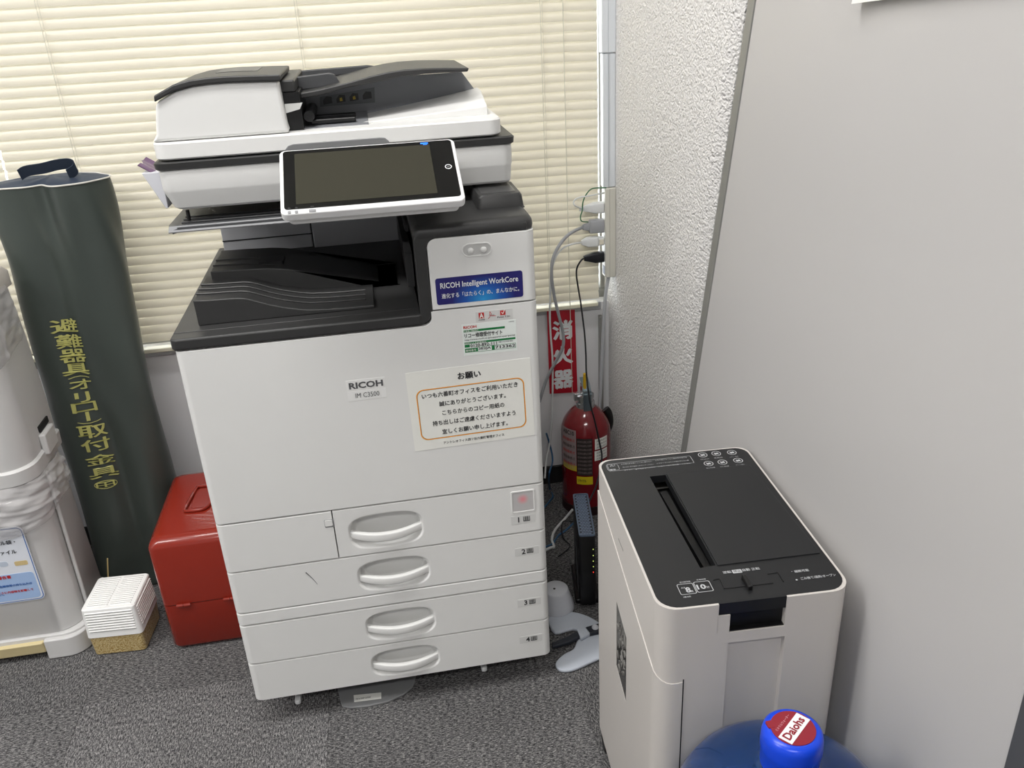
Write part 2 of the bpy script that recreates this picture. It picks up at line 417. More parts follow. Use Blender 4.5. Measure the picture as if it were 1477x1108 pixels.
# =================================================================== COPIER
cp = thing('office_copier', 'large white and charcoal multifunction office copier with four paper drawers', 'copier', (.2935, .3, 0))
ZB, Z4, Z3B, Z3T, Z12, ZD = .068, .158, .250, .279, .371, .474
g = .0018
def shell(x0, x1, z0, z1, depth, rl=.012, rr_=.012, pocket=None, y0=0.0, bevel=.0012, name='panel', m=white, parent=cp, label=None):
    """plan-rounded slab whose front can carry an oval pocket"""
    hx = (x1 - x0) / 2; cx = (x0 + x1) / 2
    plan = []
    n = 6
    # plan path: back right -> front right -> front left -> back left
    plan.append((x1, y0 + depth))
    for i in range(n + 1):
        a = PI / 2 * i / n; plan.append((x1 - rr_ + rr_ * math.cos(a), y0 + rr_ - rr_ * math.sin(a)))
    for i in range(n + 1):
        a = PI / 2 * i / n; plan.append((x0 + rl - rl * math.sin(a), y0 + rl - rl * math.cos(a)))
    plan.append((x0, y0 + depth))
    bm = B()
    bot = [bm.verts.new((x, y, z0)) for x, y in plan]; top = [bm.verts.new((x, y, z1)) for x, y in plan]
    fr = n + 1   # index of the end of the right arc
    for i in range(len(plan)):
        j = (i + 1) % len(plan)
        if i == fr and pocket: continue
        bm.faces.new((bot[i], bot[j], top[j], top[i]))
    bm.faces.new(bot[::-1]); bm.faces.new(top)
    if pocket:
        pcx, pcz, a, b = pocket
        xr, xl = plan[fr][0], plan[fr + 1][0]
        angs = [2 * PI * i / 56 for i in range(56)]
        corners = [(xr, z0), (xr, z1), (xl, z1), (xl, z0)]
        cang = [math.atan2(z - pcz, x - pcx) % (2 * PI) for x, z in corners]
        for k_, ca in enumerate(cang):
            q = min(range(56), key=lambda i: abs((angs[i] - ca + PI) % (2 * PI) - PI)); angs[q] = ca
        cmap = {ca: v for ca, v in zip(cang, (bot[fr], top[fr], top[fr + 1], bot[fr + 1]))}
        outer = []
        for t_ in angs:
            if t_ in cmap: outer.append(cmap[t_]); continue
            dx, dz = math.cos(t_), math.sin(t_)
            s = min([(v - pcx) / dx for v in (xl, xr) if abs(dx) > 1e-9 and (v - pcx) / dx > 0] + [(v - pcz) / dz for v in (z0, z1) if abs(dz) > 1e-9 and (v - pcz) / dz > 0])
            outer.append(bm.verts.new((pcx + dx * s, y0, pcz + dz * s)))
        def oval(t_, aa, bb, e=3.2):
            c_, s_ = math.cos(t_), math.sin(t_)
            rr = (abs(c_ / aa) ** e + abs(s_ / bb) ** e) ** (-1 / e)
            return rr * c_, rr * s_
        rings = [outer]
        for ins, dy in ((0, 0), (.002, .0008), (.004, .003), (.006, .009), (.008, .018), (.012, .028), (.02, .033)):
            rings.append([bm.verts.new((pcx + oval(t_, a - ins, b - ins)[0], y0 + dy, pcz + oval(t_, a - ins, b - ins)[1])) for t_ in angs])
        for r0, r1 in zip(rings, rings[1:]):
            for i in range(56):
                j = (i + 1) % 56
                bm.faces.new((r0[i], r0[j], r1[j], r1[i]))
        bm.faces.new(rings[-1])
        bmesh.ops.remove_doubles(bm, verts=bm.verts, dist=1e-6)
    return obj(name, bm, m, parent, smooth=True, angle=28, bevel=bevel, label=label)
# inner carcass (dark, shows only in the joints) and side body
obj('carcass', box(.006, .581, .037, .60, ZB + .004, .80), gap, cp)
obj('side_panel', box(.0, .02, .03, .62, ZB + .004, .80), white, cp, bevel=.003)
obj('side_panel', box(.567, .587, .03, .62, ZB + .004, .94), white, cp, bevel=.003)
obj('rear_panel', box(.0, .587, .62, .66, ZB + .01, .96), white, cp, bevel=.004)
PXC = .294
drawers = []
small = shell(.0, .200, Z12 + g, ZD - g, .030, rr_=.0005, name='side_cover')
drawers.append(shell(.202, .587, Z12 + g, ZD - g, .030, rl=.0005, pocket=(.292, (Z12 + ZD) / 2 - .004, .069, .038), name='paper_drawer'))
drawers.append(shell(0, .587, Z3T + g, Z12 - g, .030, pocket=(.296, (Z3T + Z12) / 2 - .004, .069, .036), name='paper_drawer'))
shell(0, .587, Z3B + g, Z3T - g, .030, name='trim_band')
drawers.append(shell(0, .587, Z4 + g, Z3B - g, .030, pocket=(.296, (Z4 + Z3B) / 2 - .002, .069, .036), name='paper_drawer'))
drawers.append(shell(0, .587, ZB, Z4 - g, .030, pocket=(.296, (Z4 + ZB) / 2 - .003, .069, .034), name='paper_drawer'))
pc = [(.292, (Z12 + ZD) / 2 - .004, .038), (.296, (Z3T + Z12) / 2 - .004, .036), (.296, (Z4 + Z3B) / 2 - .002, .036), (.296, (Z4 + ZB) / 2 - .003, .034)]
for d, (cx, cz, b) in zip(drawers, pc):
    # bowed grip bar across the pocket
    rings = []
    for i in range(21):
        u = i / 10 - 1; x = cx + u * .0645
        bow = (1 - u * u); y = .004 - .013 * bow; z = cz - .004 - .007 * bow
        h = .0085 * (.86 + .14 * bow); tk = .010
        prof = rrect(0, 0, tk / 2, h, .0028, 3)
        rings.append([(x, y + p[0] + tk / 2, z + p[1]) for p in prof])
    obj('handle', loft(B(), rings), white, d, smooth=True, angle=35)
    obj('slot_line', tube([(cx - .05, .0325, cz + .004), (cx - .02, .0325, cz + .013), (cx + .02, .0325, cz + .014), (cx + .05, .0325, cz + .008)], .0006, 6), greyink, d)
FX = (1, 0, 0); FZ = (0, 0, 1)
def ftext(s, x, z, wd, ht, m, parent, bold=0, y=-.0002, align='l', name='lettering', spacing=1.0):
    return text(s, (x, y, z), FX, FZ, wd, ht, m, parent, name=name, bold=bold, align=align, spacing=spacing)
stk = mat('sticker_grey', (214, 214, 212), .35, var=0)
for k, (d, (px_, py_)) in enumerate(zip(drawers, ((754, 749), (759, 795), (762.5, 868.5), (765, 921.5)))):
    p = at(px_, py_, 1, 0)
    s_ = obj('number_sticker', box(p.x - .022, p.x + .024, -.0004, .0003, p.z - .009, p.z + .0085), stk, d)
    ftext(str(k + 1), p.x - .009, p.z - .0055, None, .0115, ink, s_, bold=.02, y=-.0006)
    # paper-tray pictogram
    bm = B(); ix0, iz0 = p.x + .001, p.z - .0048
    bx(bm, ix0, ix0 + .0125, -.0008, -.0005, iz0, iz0 + .0015); bx(bm, ix0, ix0 + .0012, -.0008, -.0005, iz0, iz0 + .0105); bx(bm, ix0 + .0113, ix0 + .0125, -.0008, -.0005, iz0, iz0 + .0105)
    for q in range(4): bx(bm, ix0 + .0026 + q * .002, ix0 + .0038 + q * .002, -.0008, -.0005, iz0 + .0022, iz0 + .0105)
    obj('pictogram', bm, ink, s_)
# paper-level window on drawer one
wm = bpy.data.materials.new('level_window'); wm.use_nodes = True
N = wm.node_tree.nodes; L = wm.node_tree.links; b = N['Principled BSDF']; tc = N.new('ShaderNodeTexCoord'); mp = N.new('ShaderNodeMapping')
mp.inputs['Location'].default_value = (0, 0, 0)
gr = N.new('ShaderNodeTexGradient'); gr.gradient_type = 'SPHERICAL'
p = at(754, 720, 1, 0)
vm = N.new('ShaderNodeVectorMath'); vm.operation = 'SUBTRACT'; vm.inputs[1].default_value = (p.x - .2935, -.3, p.z)
v2 = N.new('ShaderNodeVectorMath'); v2.operation = 'SCALE'; v2.inputs['Scale'].default_value = 85
L.new(tc.outputs['Object'], vm.inputs[0]); L.new(vm.outputs[0], v2.inputs[0]); L.new(v2.outputs[0], gr.inputs[0])
r = N.new('ShaderNodeValToRGB'); r.color_ramp.elements[0].color = lin((192, 190, 190)); r.color_ramp.elements[1].color = lin((226, 150, 156)); r.color_ramp.elements[1].position = .8
L.new(gr.outputs[0], r.inputs[0]); L.new(r.outputs[0], b.inputs['Base Color']); b.inputs['Roughness'].default_value = .18
wfr = obj('level_window', prism_holes(rrect(.5455, .440, .0225, .0235, .003, 3), [rrect(.5455, .440, .0195, .0205, .002, 3)], -.0014, .0006, 1), white, drawers[0], bevel=.0004)
obj('window_pane', box(.526, .565, -.0006, .0004, .4195, .4605), wm, wfr)
# little latch recess of the side cover and a scuff
p = at(475, 755, 1, 0)
lt = obj('latch_recess', prism(rrect(p.x, p.z, .0085, .0085, .002, 3), -.0003, .0005, 1), midgrey, small)
obj('latch_tab', prism(rrect(p.x - .001, p.z + .001, .0068, .0065, .002, 3), -.0012, .0004, 1), white, lt, bevel=.0003)
a, c = at(441, 826, 1, -.0004), at(458, 843, 1, -.0004)
obj('scuff_mark', tube([a, (a + c) / 2 + Vector((.0008, 0, .0006)), c], lambda t: .0007 * (1 - t) + .0002, 6), greyink, drawers[1])

# front door: polygon with the cut-out for the output bay
arc = [(.396 + .014 * math.sin(a), .816 - .014 * math.cos(a)) for a in [PI / 2 * i / 6 for i in range(7)]]
dpoly = [(0.0, ZD + g), (.587, ZD + g), (.587, .8255), (.410, .8255)] + arc[::-1] + [(0.0, .802)]
def wrapx(bm, r=.012, x1=.587):
    # bend the slab's vertical side edges back (rounded corners in plan)
    pass
dbm = B()
n_ = 6
def plan_off(x, x0=0.0, x1=.587, r=.012):
    return 0
def bowed(poly, depth, xl, xr, rl, rr2):
    rings = []
    R0 = max(rl, rr2)
    for y_ in [0] + [R0 * (1 - math.cos(PI / 2 * k / 6)) for k in range(1, 7)] + [depth]:
        def edge(r_): return 0 if y_ >= r_ else r_ - math.sqrt(max(0, r_ * r_ - (r_ - y_) ** 2))
        rings.append([(min(max(x_, xl + edge(rl)), xr - edge(rr2)), y_, z_) for x_, z_ in poly])
    bm = loft(B(), rings)
    return bm
door = obj('front_door', bowed(dpoly, .028, 0, .587, .012, .012), white, cp, smooth=True, angle=30, bevel=.0015)
cover = obj('upper_right_cover', bowed([(.413, .8285), (.587, .8285), (.587, .946)] + [(.427 - .014 * math.sin(a), .932 + .014 * math.cos(a)) for a in [PI / 2 * i / 6 for i in range(7)]], .26, .413, .587, .002, .014), white, cp, smooth=True, angle=30, bevel=.0015)
# charcoal frame: deck, inner arm, cap
deckb = prism([(-.004, .006), (.0, .0005), (.006, -.001), (.392, -.001), (.398, .004), (.398, .56), (-.004, .56)], .8045, .8235)
obj('output_deck', deckb, charcoal, cp, bevel=.004, seg=3)
p0 = at(263, 489, 2, .8235)
obj('deck_ridge', tube([(-.002, .030, .8237), (.386, .030, .8237)], .0007, 6, k=0), charcoal, cp)
arm = [(.396, .8045), (.4125, .8045)] 
armp = [(.392, .806), (.4, .8065), (.4085, .812), (.4125, .822), (.4125, .932), (.4165, .942), (.427, .9465), (.575, .9465), (.575, .9600), (.410, .9600), (.398, .958), (.392, .945)]
obj('bay_frame', prism(armp, .001, .27, 1), charcoal, cp, bevel=.002)
obj('top_cap', loft(B(), [[(x, y, z) for x, y in rrect(.4895, .148, .0985 - i_, .148 - i_, [.022, .01, .01, .01], 6)] for z, i_ in ((.9475, .001), (.953, 0), (.960, .001), (.965, .004), (.9685, .010))]), charcoal, cp, smooth=True, angle=50)
crd = obj('card_reader', loft(B(), [[(x, y, z) for x, y in rrect(.546, .132, hx, hy, .008, 4)] for z, hx, hy in ((.966, .041, .060), (.9685, .0395, .057), (.986, .0375, .054), (.990, .035, .051))]), charcoal, cp, smooth=True, angle=30)
obj('reader_pad', prism(rrect(.546, .135, .029, .040, .004, 3), .9895, .9906), mat('pad_grey', (70, 70, 70), .3), crd, bevel=.0004)
obj('bay_wall', box(.392, .41, .02, .60, .82, .955), mat('bay_dark', (40, 40, 41), .45), cp)
obj('bay_back', box(.203, .395, .49, .60, .82, .985), mat('bay_back_grey', (176, 177, 180), .45), cp, bevel=.002)
pA = at(316, 331, 1, .50); 
obj('bay_back_cover', box(.017, .20, .50, .62, .82, .985), mat('bay_back_grey', (176, 177, 180), .45), cp, bevel=.002)
obj('bay_seam', box(.017, .2, .4985, .5005, .8505, .8525), gap, cp)
obj('bay_seam', box(.2, .2025, .4975, .4995, .82, .93), gap, cp)
obj('paper_exit', box(.380, .43, .10, .46, .84, .90), mat('bay_dark', (40, 40, 41), .45), cp)
obj('exit_roller', tube([(.391, .15, .93), (.391, .42, .93)], .006, 10, k=0), black, cp)
obj('neck', box(.40, .57, .24, .60, .955, 1.004), charcoal, cp, bevel=.003)
obj('left_post', tube([at(270, 303, 1, .15), at(273, 318, 1, .15)], .0032, 8, k=0), black, cp)

# output trays: wave profiles read on their own front planes
yb = .07; q = at(281.5, 471, 2, .8235); yb = q.y
def prof(pxs, y): return [(at(x_, y_, 1, y).x, at(x_, y_, 1, y).z) for x_, y_ in pxs]
low = [(278, 434), (295, 433.5), (320, 431.5), (343.7, 430), (354, 430.5), (365, 433), (378, 436.5), (392.5, 440), (406, 442.6), (419.6, 444.4), (433, 446), (446.7, 446.8), (473.7, 445.7), (500, 443.7), (528, 441)]
pl = prof(low, yb)
lx0, ztop = pl[0]
pe = at(541, 448, 1, yb)
outl = [(lx0 + .001, .8235), (pe.x, .8235), (pe.x, pl[-1][1])] + pl[::-1][1:] 
yu = at(302, 403, 2, ztop).y
obj('lower_tray', prism(outl, yb, yu + .02, 1), charcoal, cp, bevel=.0015)
up = [(303, 392), (325, 390.5), (345, 389), (365, 388), (380, 387), (392, 387), (406, 387.6), (419.6, 388.9), (433, 391), (446.7, 393.7), (466, 397.5), (487, 402), (508, 405), (528, 408.6), (552, 415), (577, 422)]
pu = prof(up, yu)
yu2 = at(334, 360, 2, pu[0][1]).y
outu = [(pu[0][0], .8235), (pu[-1][0], .8235)] + pu[::-1]
outu2 = outu
obj('upper_tray', prism(outu, yu, yu2, 1), charcoal, cp, bevel=.0015)
for k, f_ in enumerate((.28, .5, .72)):
    y_ = yb + (yu - yb) * f_
    obj('tray_ridge', tube([(x_, y_, z_ + .0012) for x_, z_ in pl[0:]], .0014, 6, k=1), charcoal, cp)
for f_ in (.25, .5):
    y_ = yu + (yu2 - yu) * f_
    obj('tray_ridge', tube([(x_, y_, z_ + .0004) for x_, z_ in pu[0:5]], .0014, 6, k=1), charcoal, cp)
# stack stop pocket
pz = pu[3][1]
obj('stack_stop', loft(B(), [[(x, y, z) for x, y in rrect((at(392, 375, 2, pz).x), at(392, 375, 2, pz).y, .022, .022, .003, 3)] for z in (pz - .004, pz + .0018)]), black, cp)
if 0: obj('tray_back_hump', prism([(pu[3][0] - .02, .83), (pu[-3][0], .83), (pu[-3][0], pu[-3][1] + .0), (pu[9][0], pu[9][1] + .012), (pu[6][0], pu[6][1] + .018), (pu[3][0], pu[3][1] + .014)], yu2 - .005, yu2 + .05, 1), charcoal, cp, bevel=.004)

# thin inner bin hanging below the scanner
def binf(u, v):
    x = -.004 + u * .33
    z = .972 - .004 * v
    if u > .72: z += (u - .72) ** 2 * .25
    if u < .05: z -= .004 * (1 - u / .05)
    return (x + .012 * (1 - v) * 0 + (.012 if v < .1 and u < .04 else 0), .12 + v * .34, z)
obj('inner_bin', sheet(binf, 30, 8, .006), darkgrey, cp, smooth=True, label='thin dark grey receiving bin under the scanner')
def lipf(u, v):
    x = .004 + u * .29; z = .9735 + (.018 * (u - .75) ** 2 * 4 if u > .75 else 0)
    return (x, .116 + v * .012, z - (1 - v) * .007)
obj('bin_lip', sheet(lipf, 20, 3, .002), midgrey, cp, smooth=True)
for dy in (.03, .05, .07):
    obj('bin_rib', tube([(.02, .12 + dy, .9735), (.26, .12 + dy, .9735)], .0016, 6, k=0), darkgrey, cp)

# scanner body
SY = .13
def slab(levels, x0, x1, y0, y1, r, n=6):
    rings = []
    for z, ins in levels:
        xr_ = x1 - (ins * .25 if ins > .004 else ins)
        rings.append([(x, y, z) for x, y in rrect((x0 + ins + xr_) / 2, (y0 + y1) / 2, (xr_ - x0 - ins) / 2, (y1 - y0) / 2 - ins, max(r - ins * .3, .002), n)])
    return loft(B(), rings)
scan = obj('scanner_body', slab([(.996, .016), (1.0, .011), (1.026, .0015), (1.030, .0005), (1.059, 0), (1.062, .002)], .003, .580, SY, .63, .018), white, cp, smooth=True, angle=20)
obj('platen_rim', slab([(1.062, .0), (1.064, -.003), (1.0735, -.004), (1.076, -.001)], .003, .580, SY, .63, .014), charcoal, cp, smooth=True, angle=30)
# document feeder
ad = obj('feeder_base', slab([(1.0785, .003), (1.081, .0), (1.103, .0), (1.1055, .002)], .004, .563, SY - .004, .62, .022), white, cp, smooth=True, angle=25)
obj('lift_grip', prism([(.207, 1.0755), (.376, 1.0755), (.374, 1.083), (.368, 1.0885), (.36, 1.0895), (.222, 1.0895), (.213, 1.0875), (.208, 1.082)], SY - .0065, SY + .01, 1), mat('grip_grey', (120, 121, 122), .5), ad, bevel=.001)
left_top = prof([(222, 138), (249, 122.5), (273, 115.5), (298, 112), (322, 110), (362, 108.5), (404, 107.5)], SY)
bodyt = [(x_ + .002, z_ - .0095) for x_, z_ in left_top]
fb = [(.006, 1.1065), (.218, 1.1065), (.2155, 1.12), (.213, 1.17), (.2125, bodyt[-1][1])] + bodyt[::-1][1:] + prof([(223.5, 155), (223.5, 175), (224.5, 195)], SY)
obj('feeder_cover', prism(fb, SY + .002, .335, 1), white, cp, bevel=.005, seg=4)
lid = [(x_ - .001, z_ - .0095) for x_, z_ in left_top] ; lid = [(x_, z_) for x_, z_ in lid] + [(left_top[-1][0], left_top[-1][1])] + left_top[::-1][1:]
obj('feeder_lid', prism(lid, SY - .003, .34, 1), charcoal, cp, bevel=.002)
obj('lid_inlay', prism([(x_ + .001, z_ + .0008) for x_, z_ in left_top[3:6]] + [(x_, z_ - .001) for x_, z_ in left_top[3:6]][::-1], .22, .31, 1), mat('inlay_grey', (92, 92, 90), .4), cp)
# document tray
TY = .2
tt = prof([(410, 137), (435, 134), (461, 129), (500, 119.5), (534, 110), (560, 104), (583, 100.6), (612, 98.6), (640, 98), (676.5, 98)], TY)
tb = prof([(410, 144.5), (442, 141.5), (465, 137), (500, 127), (535.7, 120), (560, 115), (580, 110.5), (612, 107), (640, 105), (675, 103.5)], TY)
tray = obj('document_tray', prism(tt + tb[::-1], TY, .42, 1), charcoal, cp, bevel=.002)
obj('paper_guide', plate([at(a_, b_, 1, TY + .05) for a_, b_ in ((418, 112), (474, 105), (482, 107), (491, 120), (461, 127), (412, 133))], (0, 1, 0), .008), darkgrey, tray, bevel=.002)
obj('paper_guide', plate([at(a_, b_, 1, .42) for a_, b_ in ((420, 103), (530, 94), (545, 96), (548, 103), (461, 112), (420, 118))], (0, 1, 0), .008), darkgrey, tray, bevel=.002)
obj('feeder_hinge', box(.20, .235, SY + .03, .40, 1.165, 1.184), charcoal, cp, bevel=.003)
# delivery cavity under the tray
cavm = mat('cavity_grey', (132, 134, 138), .4)
obj('cavity_back', plate([at(a_, b_, 1, .30) for a_, b_ in ((418, 122), (666, 104), (694, 142), (690, 160), (560, 183), (425, 193))], (0, 1, 0), .01), cavm, cp)
obj('cavity_floor', sheet(lambda u, v: (.215 + u * .13, .17 + v * .22, 1.107 + .01 * u * v), 10, 6, .002), cavm, cp, smooth=True)
obj('cavity_inside', box(.214, .240, SY + .03, .40, 1.106, 1.165), black, cp)
obj('cavity_rollers', tube([(.25, .17, 1.125), (.25, .38, 1.125)], .009, 10, k=0), black, cp)
for dy in (.0, .06, .12):
    obj('exit_flap', box(.25, .325, SY + .06 + dy, SY + .07 + dy, 1.109, 1.117), black, cp, bevel=.002)
obj('cover_tab', prism([(.215, 1.148), (.243, 1.148), (.238, 1.139), (.215, 1.134)], SY + .025, SY + .035, 1), white, cp)
wb_ = B()
def W(px_, py_, y_): return at(px_, py_, 1, y_)
c0, c1 = W(528, 187, .19), W(690, 172, .19)
def wedge(u, v):
    x = .33 + u * .218; y = .185 + v * .12
    top = 1.1075 + u ** 1.15 * (.012 + .020 * min(1, v * 1.6)) 
    return (x, y, top)
n1 = 12; ringsW = []
for i in range(n1 + 1):
    u = i / n1; rg = [wedge(u, v / 5) for v in range(6)]
    ringsW.append([(rg[0][0], rg[0][1], 1.105)] + rg + [(rg[-1][0], rg[-1][1], 1.105)])
obj('delivery_ramp', loft(B(), ringsW), white, cp, smooth=True, angle=35, bevel=.002)
# picture label with jam-clearing steps in the cavity
lb = [at(a_, b_, 1, .299) for a_, b_ in ((461, 140), (540, 126), (541, 148), (462, 154))]
jl = obj('step_label', plate(lb, (0, 1, 0), .0006), mat('label_dark', (96, 98, 102), .4), cp)
U_ = (lb[1] - lb[0]).normalized()
for k in range(4):
    c = lb[0].lerp(lb[1], .14 + .24 * k).lerp(lb[3].lerp(lb[2], .14 + .24 * k), .5) + Vector((0, -.0006, 0))
    obj('step_picture', plate([c + U_ * a_ + Vector((0, 0, b_)) for a_, b_ in ((-.008, -.005), (.008, -.005), (.008, .006), (-.002, .008), (-.008, .002))], (0, 1, 0), .0004), black, jl)
    if k in (1, 2): obj('step_marker', plate([c + U_ * a_ + Vector((0, -.0006, b_)) for a_, b_ in ((-.002, -.003), (.003, -.003), (.002, .003), (-.002, .002))], (0, 1, 0), .0004), mat('marker_yellow', (190, 165, 60), .5), jl)

# operation panel
BL = at(402, 311, 1, -.075); BR = at(669, 288, 1, -.075); TL = at(405, 217, 1, .045); TR = at(657, 200, 1, .045)
ux = ((BR - BL) + (TR - TL)).normalized(); vz = ((TL - BL) + (TR - BR)); vz = (vz - ux * vz.dot(ux)).normalized(); nn = ux.cross(vz)
OC = (BL + BR + TL + TR) / 4; HW = ((BR - BL).length + (TR - TL).length) / 4; HH = ((TL - BL).length + (TR - BR).length) / 4
def pan(poly, d0, d1): return loft(B(), [[OC + ux * a_ + vz * b_ + nn * d0 for a_, b_ in poly], [OC + ux * a_ + vz * b_ + nn * d1 for a_, b_ in poly]])
op = obj('operation_panel', pan(rrect(0, 0, HW, HH, .009, 5), -.014, 0), mat('panel_bright_white', (236, 236, 236), .35, var=0), cp, bevel=.0022, seg=3)
obj('panel_back', pan(rrect(0, -.002, HW - .008, HH - .006, .009, 5), -.026, -.014), white, op, bevel=.003)
obj('panel_arm', box(OC.x + .02, OC.x + .11, -.03, .20, 1.003, 1.022), white, op, bevel=.003)
for sx in (-.075, -.035, .03, .12):
    obj('clip', box(OC.x + sx - .0015, OC.x + sx + .0015, -.045, -.03, 1.004, 1.014), gap, op)
obj('glass', pan(rrect(0, .0025, HW - .0055, HH - .0065, .005, 4), 0, .0012), mat('panel_glass_black', (17, 17, 17), .12, var=0), op)
sm = mat('screen_off', (54, 53, 44), .16, var=0)
obj('screen', pan(rrect(-.0085, .003, HW - .031, HH - .015, .001, 2), .0012, .0015), sm, op)
obj('status_light', pan(rrect(HW - .047, HH - .0085, .006, .0012, .0005, 2), .0012, .0018), mat('led_blue', (40, 110, 240), .4, emit=1.2), op)
obj('status_light', pan(rrect(HW - .046, HH - .0115, .003, .0007, .0003, 2), .0012, .0018), mat('led_blue', (40, 110, 240), .4, emit=1.2), op)
hb = [(HW - .0165 + .0052 * math.cos(a), .004 + .0052 * math.sin(a)) for a in [2 * PI * i / 24 for i in range(24)]]
hbi = [(HW - .0165 + (x_ - HW + .0165) * .78, .004 + (y_ - .004) * .78) for x_, y_ in hb]
bm = B(); R1 = [OC + ux * a_ + vz * b_ + nn * .0014 for a_, b_ in hb]; R2 = [OC + ux * a_ + vz * b_ + nn * .0014 for a_, b_ in hbi]
v1 = [bm.verts.new(p_) for p_ in R1]; v2_ = [bm.verts.new(p_) for p_ in R2]
for i in range(24): bm.faces.new((v1[i], v1[(i + 1) % 24], v2_[(i + 1) % 24], v2_[i]))
obj('home_ring', bm, whiteink, op, recalc=False)
obj('home_symbol', pan([(HW - .0188, .0022), (HW - .0142, .0022), (HW - .0142, .0048), (HW - .0165, .0066), (HW - .0188, .0048)], .0013, .0015), greyink, op)
for sx, w_ in ((-HW + .0125, .0022), (-HW + .0225, .0022), (-HW + .045, .005)):
    obj('status_lamp', pan(rrect(sx, -HH + .0035, w_, .0024, .0008, 2), .0, .0008), midgrey, op)
    text('o' if w_ < .003 else '□', OC + ux * (sx - .0018) + vz * (-HH + .0088), ux, vz, .0036, .003, greyink, op, lift=.0016)

# side pocket at the left of the scanner
c0 = at(206, 240, 1, .19)
pk = obj('side_pocket', loft(B(), [[(-.004, .17, .995), (-.004, .25, .995), (-.0, .25, .995), (-.0, .17, .995)], [(-.030, .17, 1.055), (-.030, .25, 1.055), (0, .25, 1.055), (0, .17, 1.055)]]), mat('pocket_clear', (205, 206, 212), .3), cp, bevel=.001)
tag(obj('packet', sheet(lambda u, v: (-.034 + v * .0 + u * .026 + .004 * math.sin(v * 6), .175 + v * .07, 1.050 + (1 - u) * .018 + .002 * math.sin(v * 14)), 6, 8, .0015), mat('packet_purple', (104, 78, 108), .3), smooth=True), 'small crumpled purple packet tucked into the pocket at the scanner side', 'packet')

# badge, labels and stickers of the front
pb = at(688, 360, 1, 0)
bd = obj('oval_badge', prism_holes(rrect(pb.x, pb.z, .0245, .0112, .0111, 8), [rrect(pb.x, pb.z, .0222, .0089, .0088, 8)], -.0012, .0005, 1), white, cover, bevel=.0005)
obj('badge_dish', prism(rrect(pb.x, pb.z, .0222, .0089, .0088, 8), -.0002, .0004, 1), mat('badge_silver', (206, 206, 204), .3, .2), bd)
for s_ in (-.0105, .0105):
    bm = B(); bmesh.ops.create_uvsphere(bm, u_segments=16, v_segments=10, radius=.0052)
    bmesh.ops.scale(bm, vec=(1, .7, 1), verts=bm.verts); bmesh.ops.translate(bm, vec=(pb.x + s_, -.0012, pb.z - .001), verts=bm.verts)
    obj('badge_knob', bm, white, bd, smooth=True)
# blue slogan label
bmz = bpy.data.materials.new('blue_label'); bmz.use_nodes = True; N = bmz.node_tree.nodes; L = bmz.node_tree.links; b = N['Principled BSDF']
tc = N.new('ShaderNodeTexCoord'); vm = N.new('ShaderNodeVectorMath'); vm.operation = 'SUBTRACT'; vm.inputs[1].default_value = (.498 - .2935, -.3, .838)
v2 = N.new('ShaderNodeVectorMath'); v2.operation = 'MULTIPLY'; v2.inputs[1].default_value = (19, 0, 24)
gr = N.new('ShaderNodeTexGradient'); gr.gradient_type = 'SPHERICAL'; r = N.new('ShaderNodeValToRGB')
r.color_ramp.elements[0].color = lin((36, 32, 104)); r.color_ramp.elements[1].color = lin((46, 150, 214)); e = r.color_ramp.elements.new(.45); e.color = lin((28, 84, 168))
L.new(tc.outputs['Object'], vm.inputs[0]); L.new(vm.outputs[0], v2.inputs[0]); L.new(v2.outputs[0], gr.inputs[0]); L.new(gr.outputs[0], r.inputs[0]); L.new(r.outputs[0], b.inputs['Base Color'])
b.inputs['Roughness'].default_value = .4
bl = obj('slogan_label', prism(rrect(.4925, .8585, .0715, .0225, .004, 4), -.0006, .0004, 1), bmz, cover, label='blue gradient slogan label with white lettering')
ftext('RICOH Intelligent WorkCore', .4285, .8605, .128, .0125, whiteink, bl, bold=.012, y=-.0009)
ftext('進化する「はたらく」の、まんなかに。', .4295, .8465, .128, .0085, whiteink, bl, bold=.006, y=-.0009)
# software-maker sticker
s1 = obj('logo_sticker', box(.4825, .5445, -.0004, .0004, .7995, .8175), stk, door)
obj('logo_square', box(.4875, .4965, -.0007, -.0003, .8055, .8155), redink, s1)
ftext('A', .4885, .8062, .007, .0085, paper, s1, bold=.03, y=-.0010)
ftext('Adobe', .4868, .8020, .0105, .0025, ink, s1, bold=.02, y=-.0006)
obj('logo_swoosh', tube([(.503, -.0006, .8035), (.5085, -.0006, .8105), (.5065, -.0006, .8155), (.507, -.0006, .809), (.516, -.0006, .8075)], .0004, 5), redink, s1)
ftext('PDF', .505, .8085, .009, .0018, ink, s1, y=-.0006)
obj('logo_square', box(.5235, .5325, -.0007, -.0003, .8075, .8155), redink, s1, bevel=.0)
obj('logo_flame', tube([(.526, -.0009, .813), (.528, -.0009, .810), (.531, -.0009, .8165)], .0006, 5), paper, s1)
ftext('Print 7.01', .5185, .8030, .021, .0030, ink, s1, bold=.02, y=-.0006)
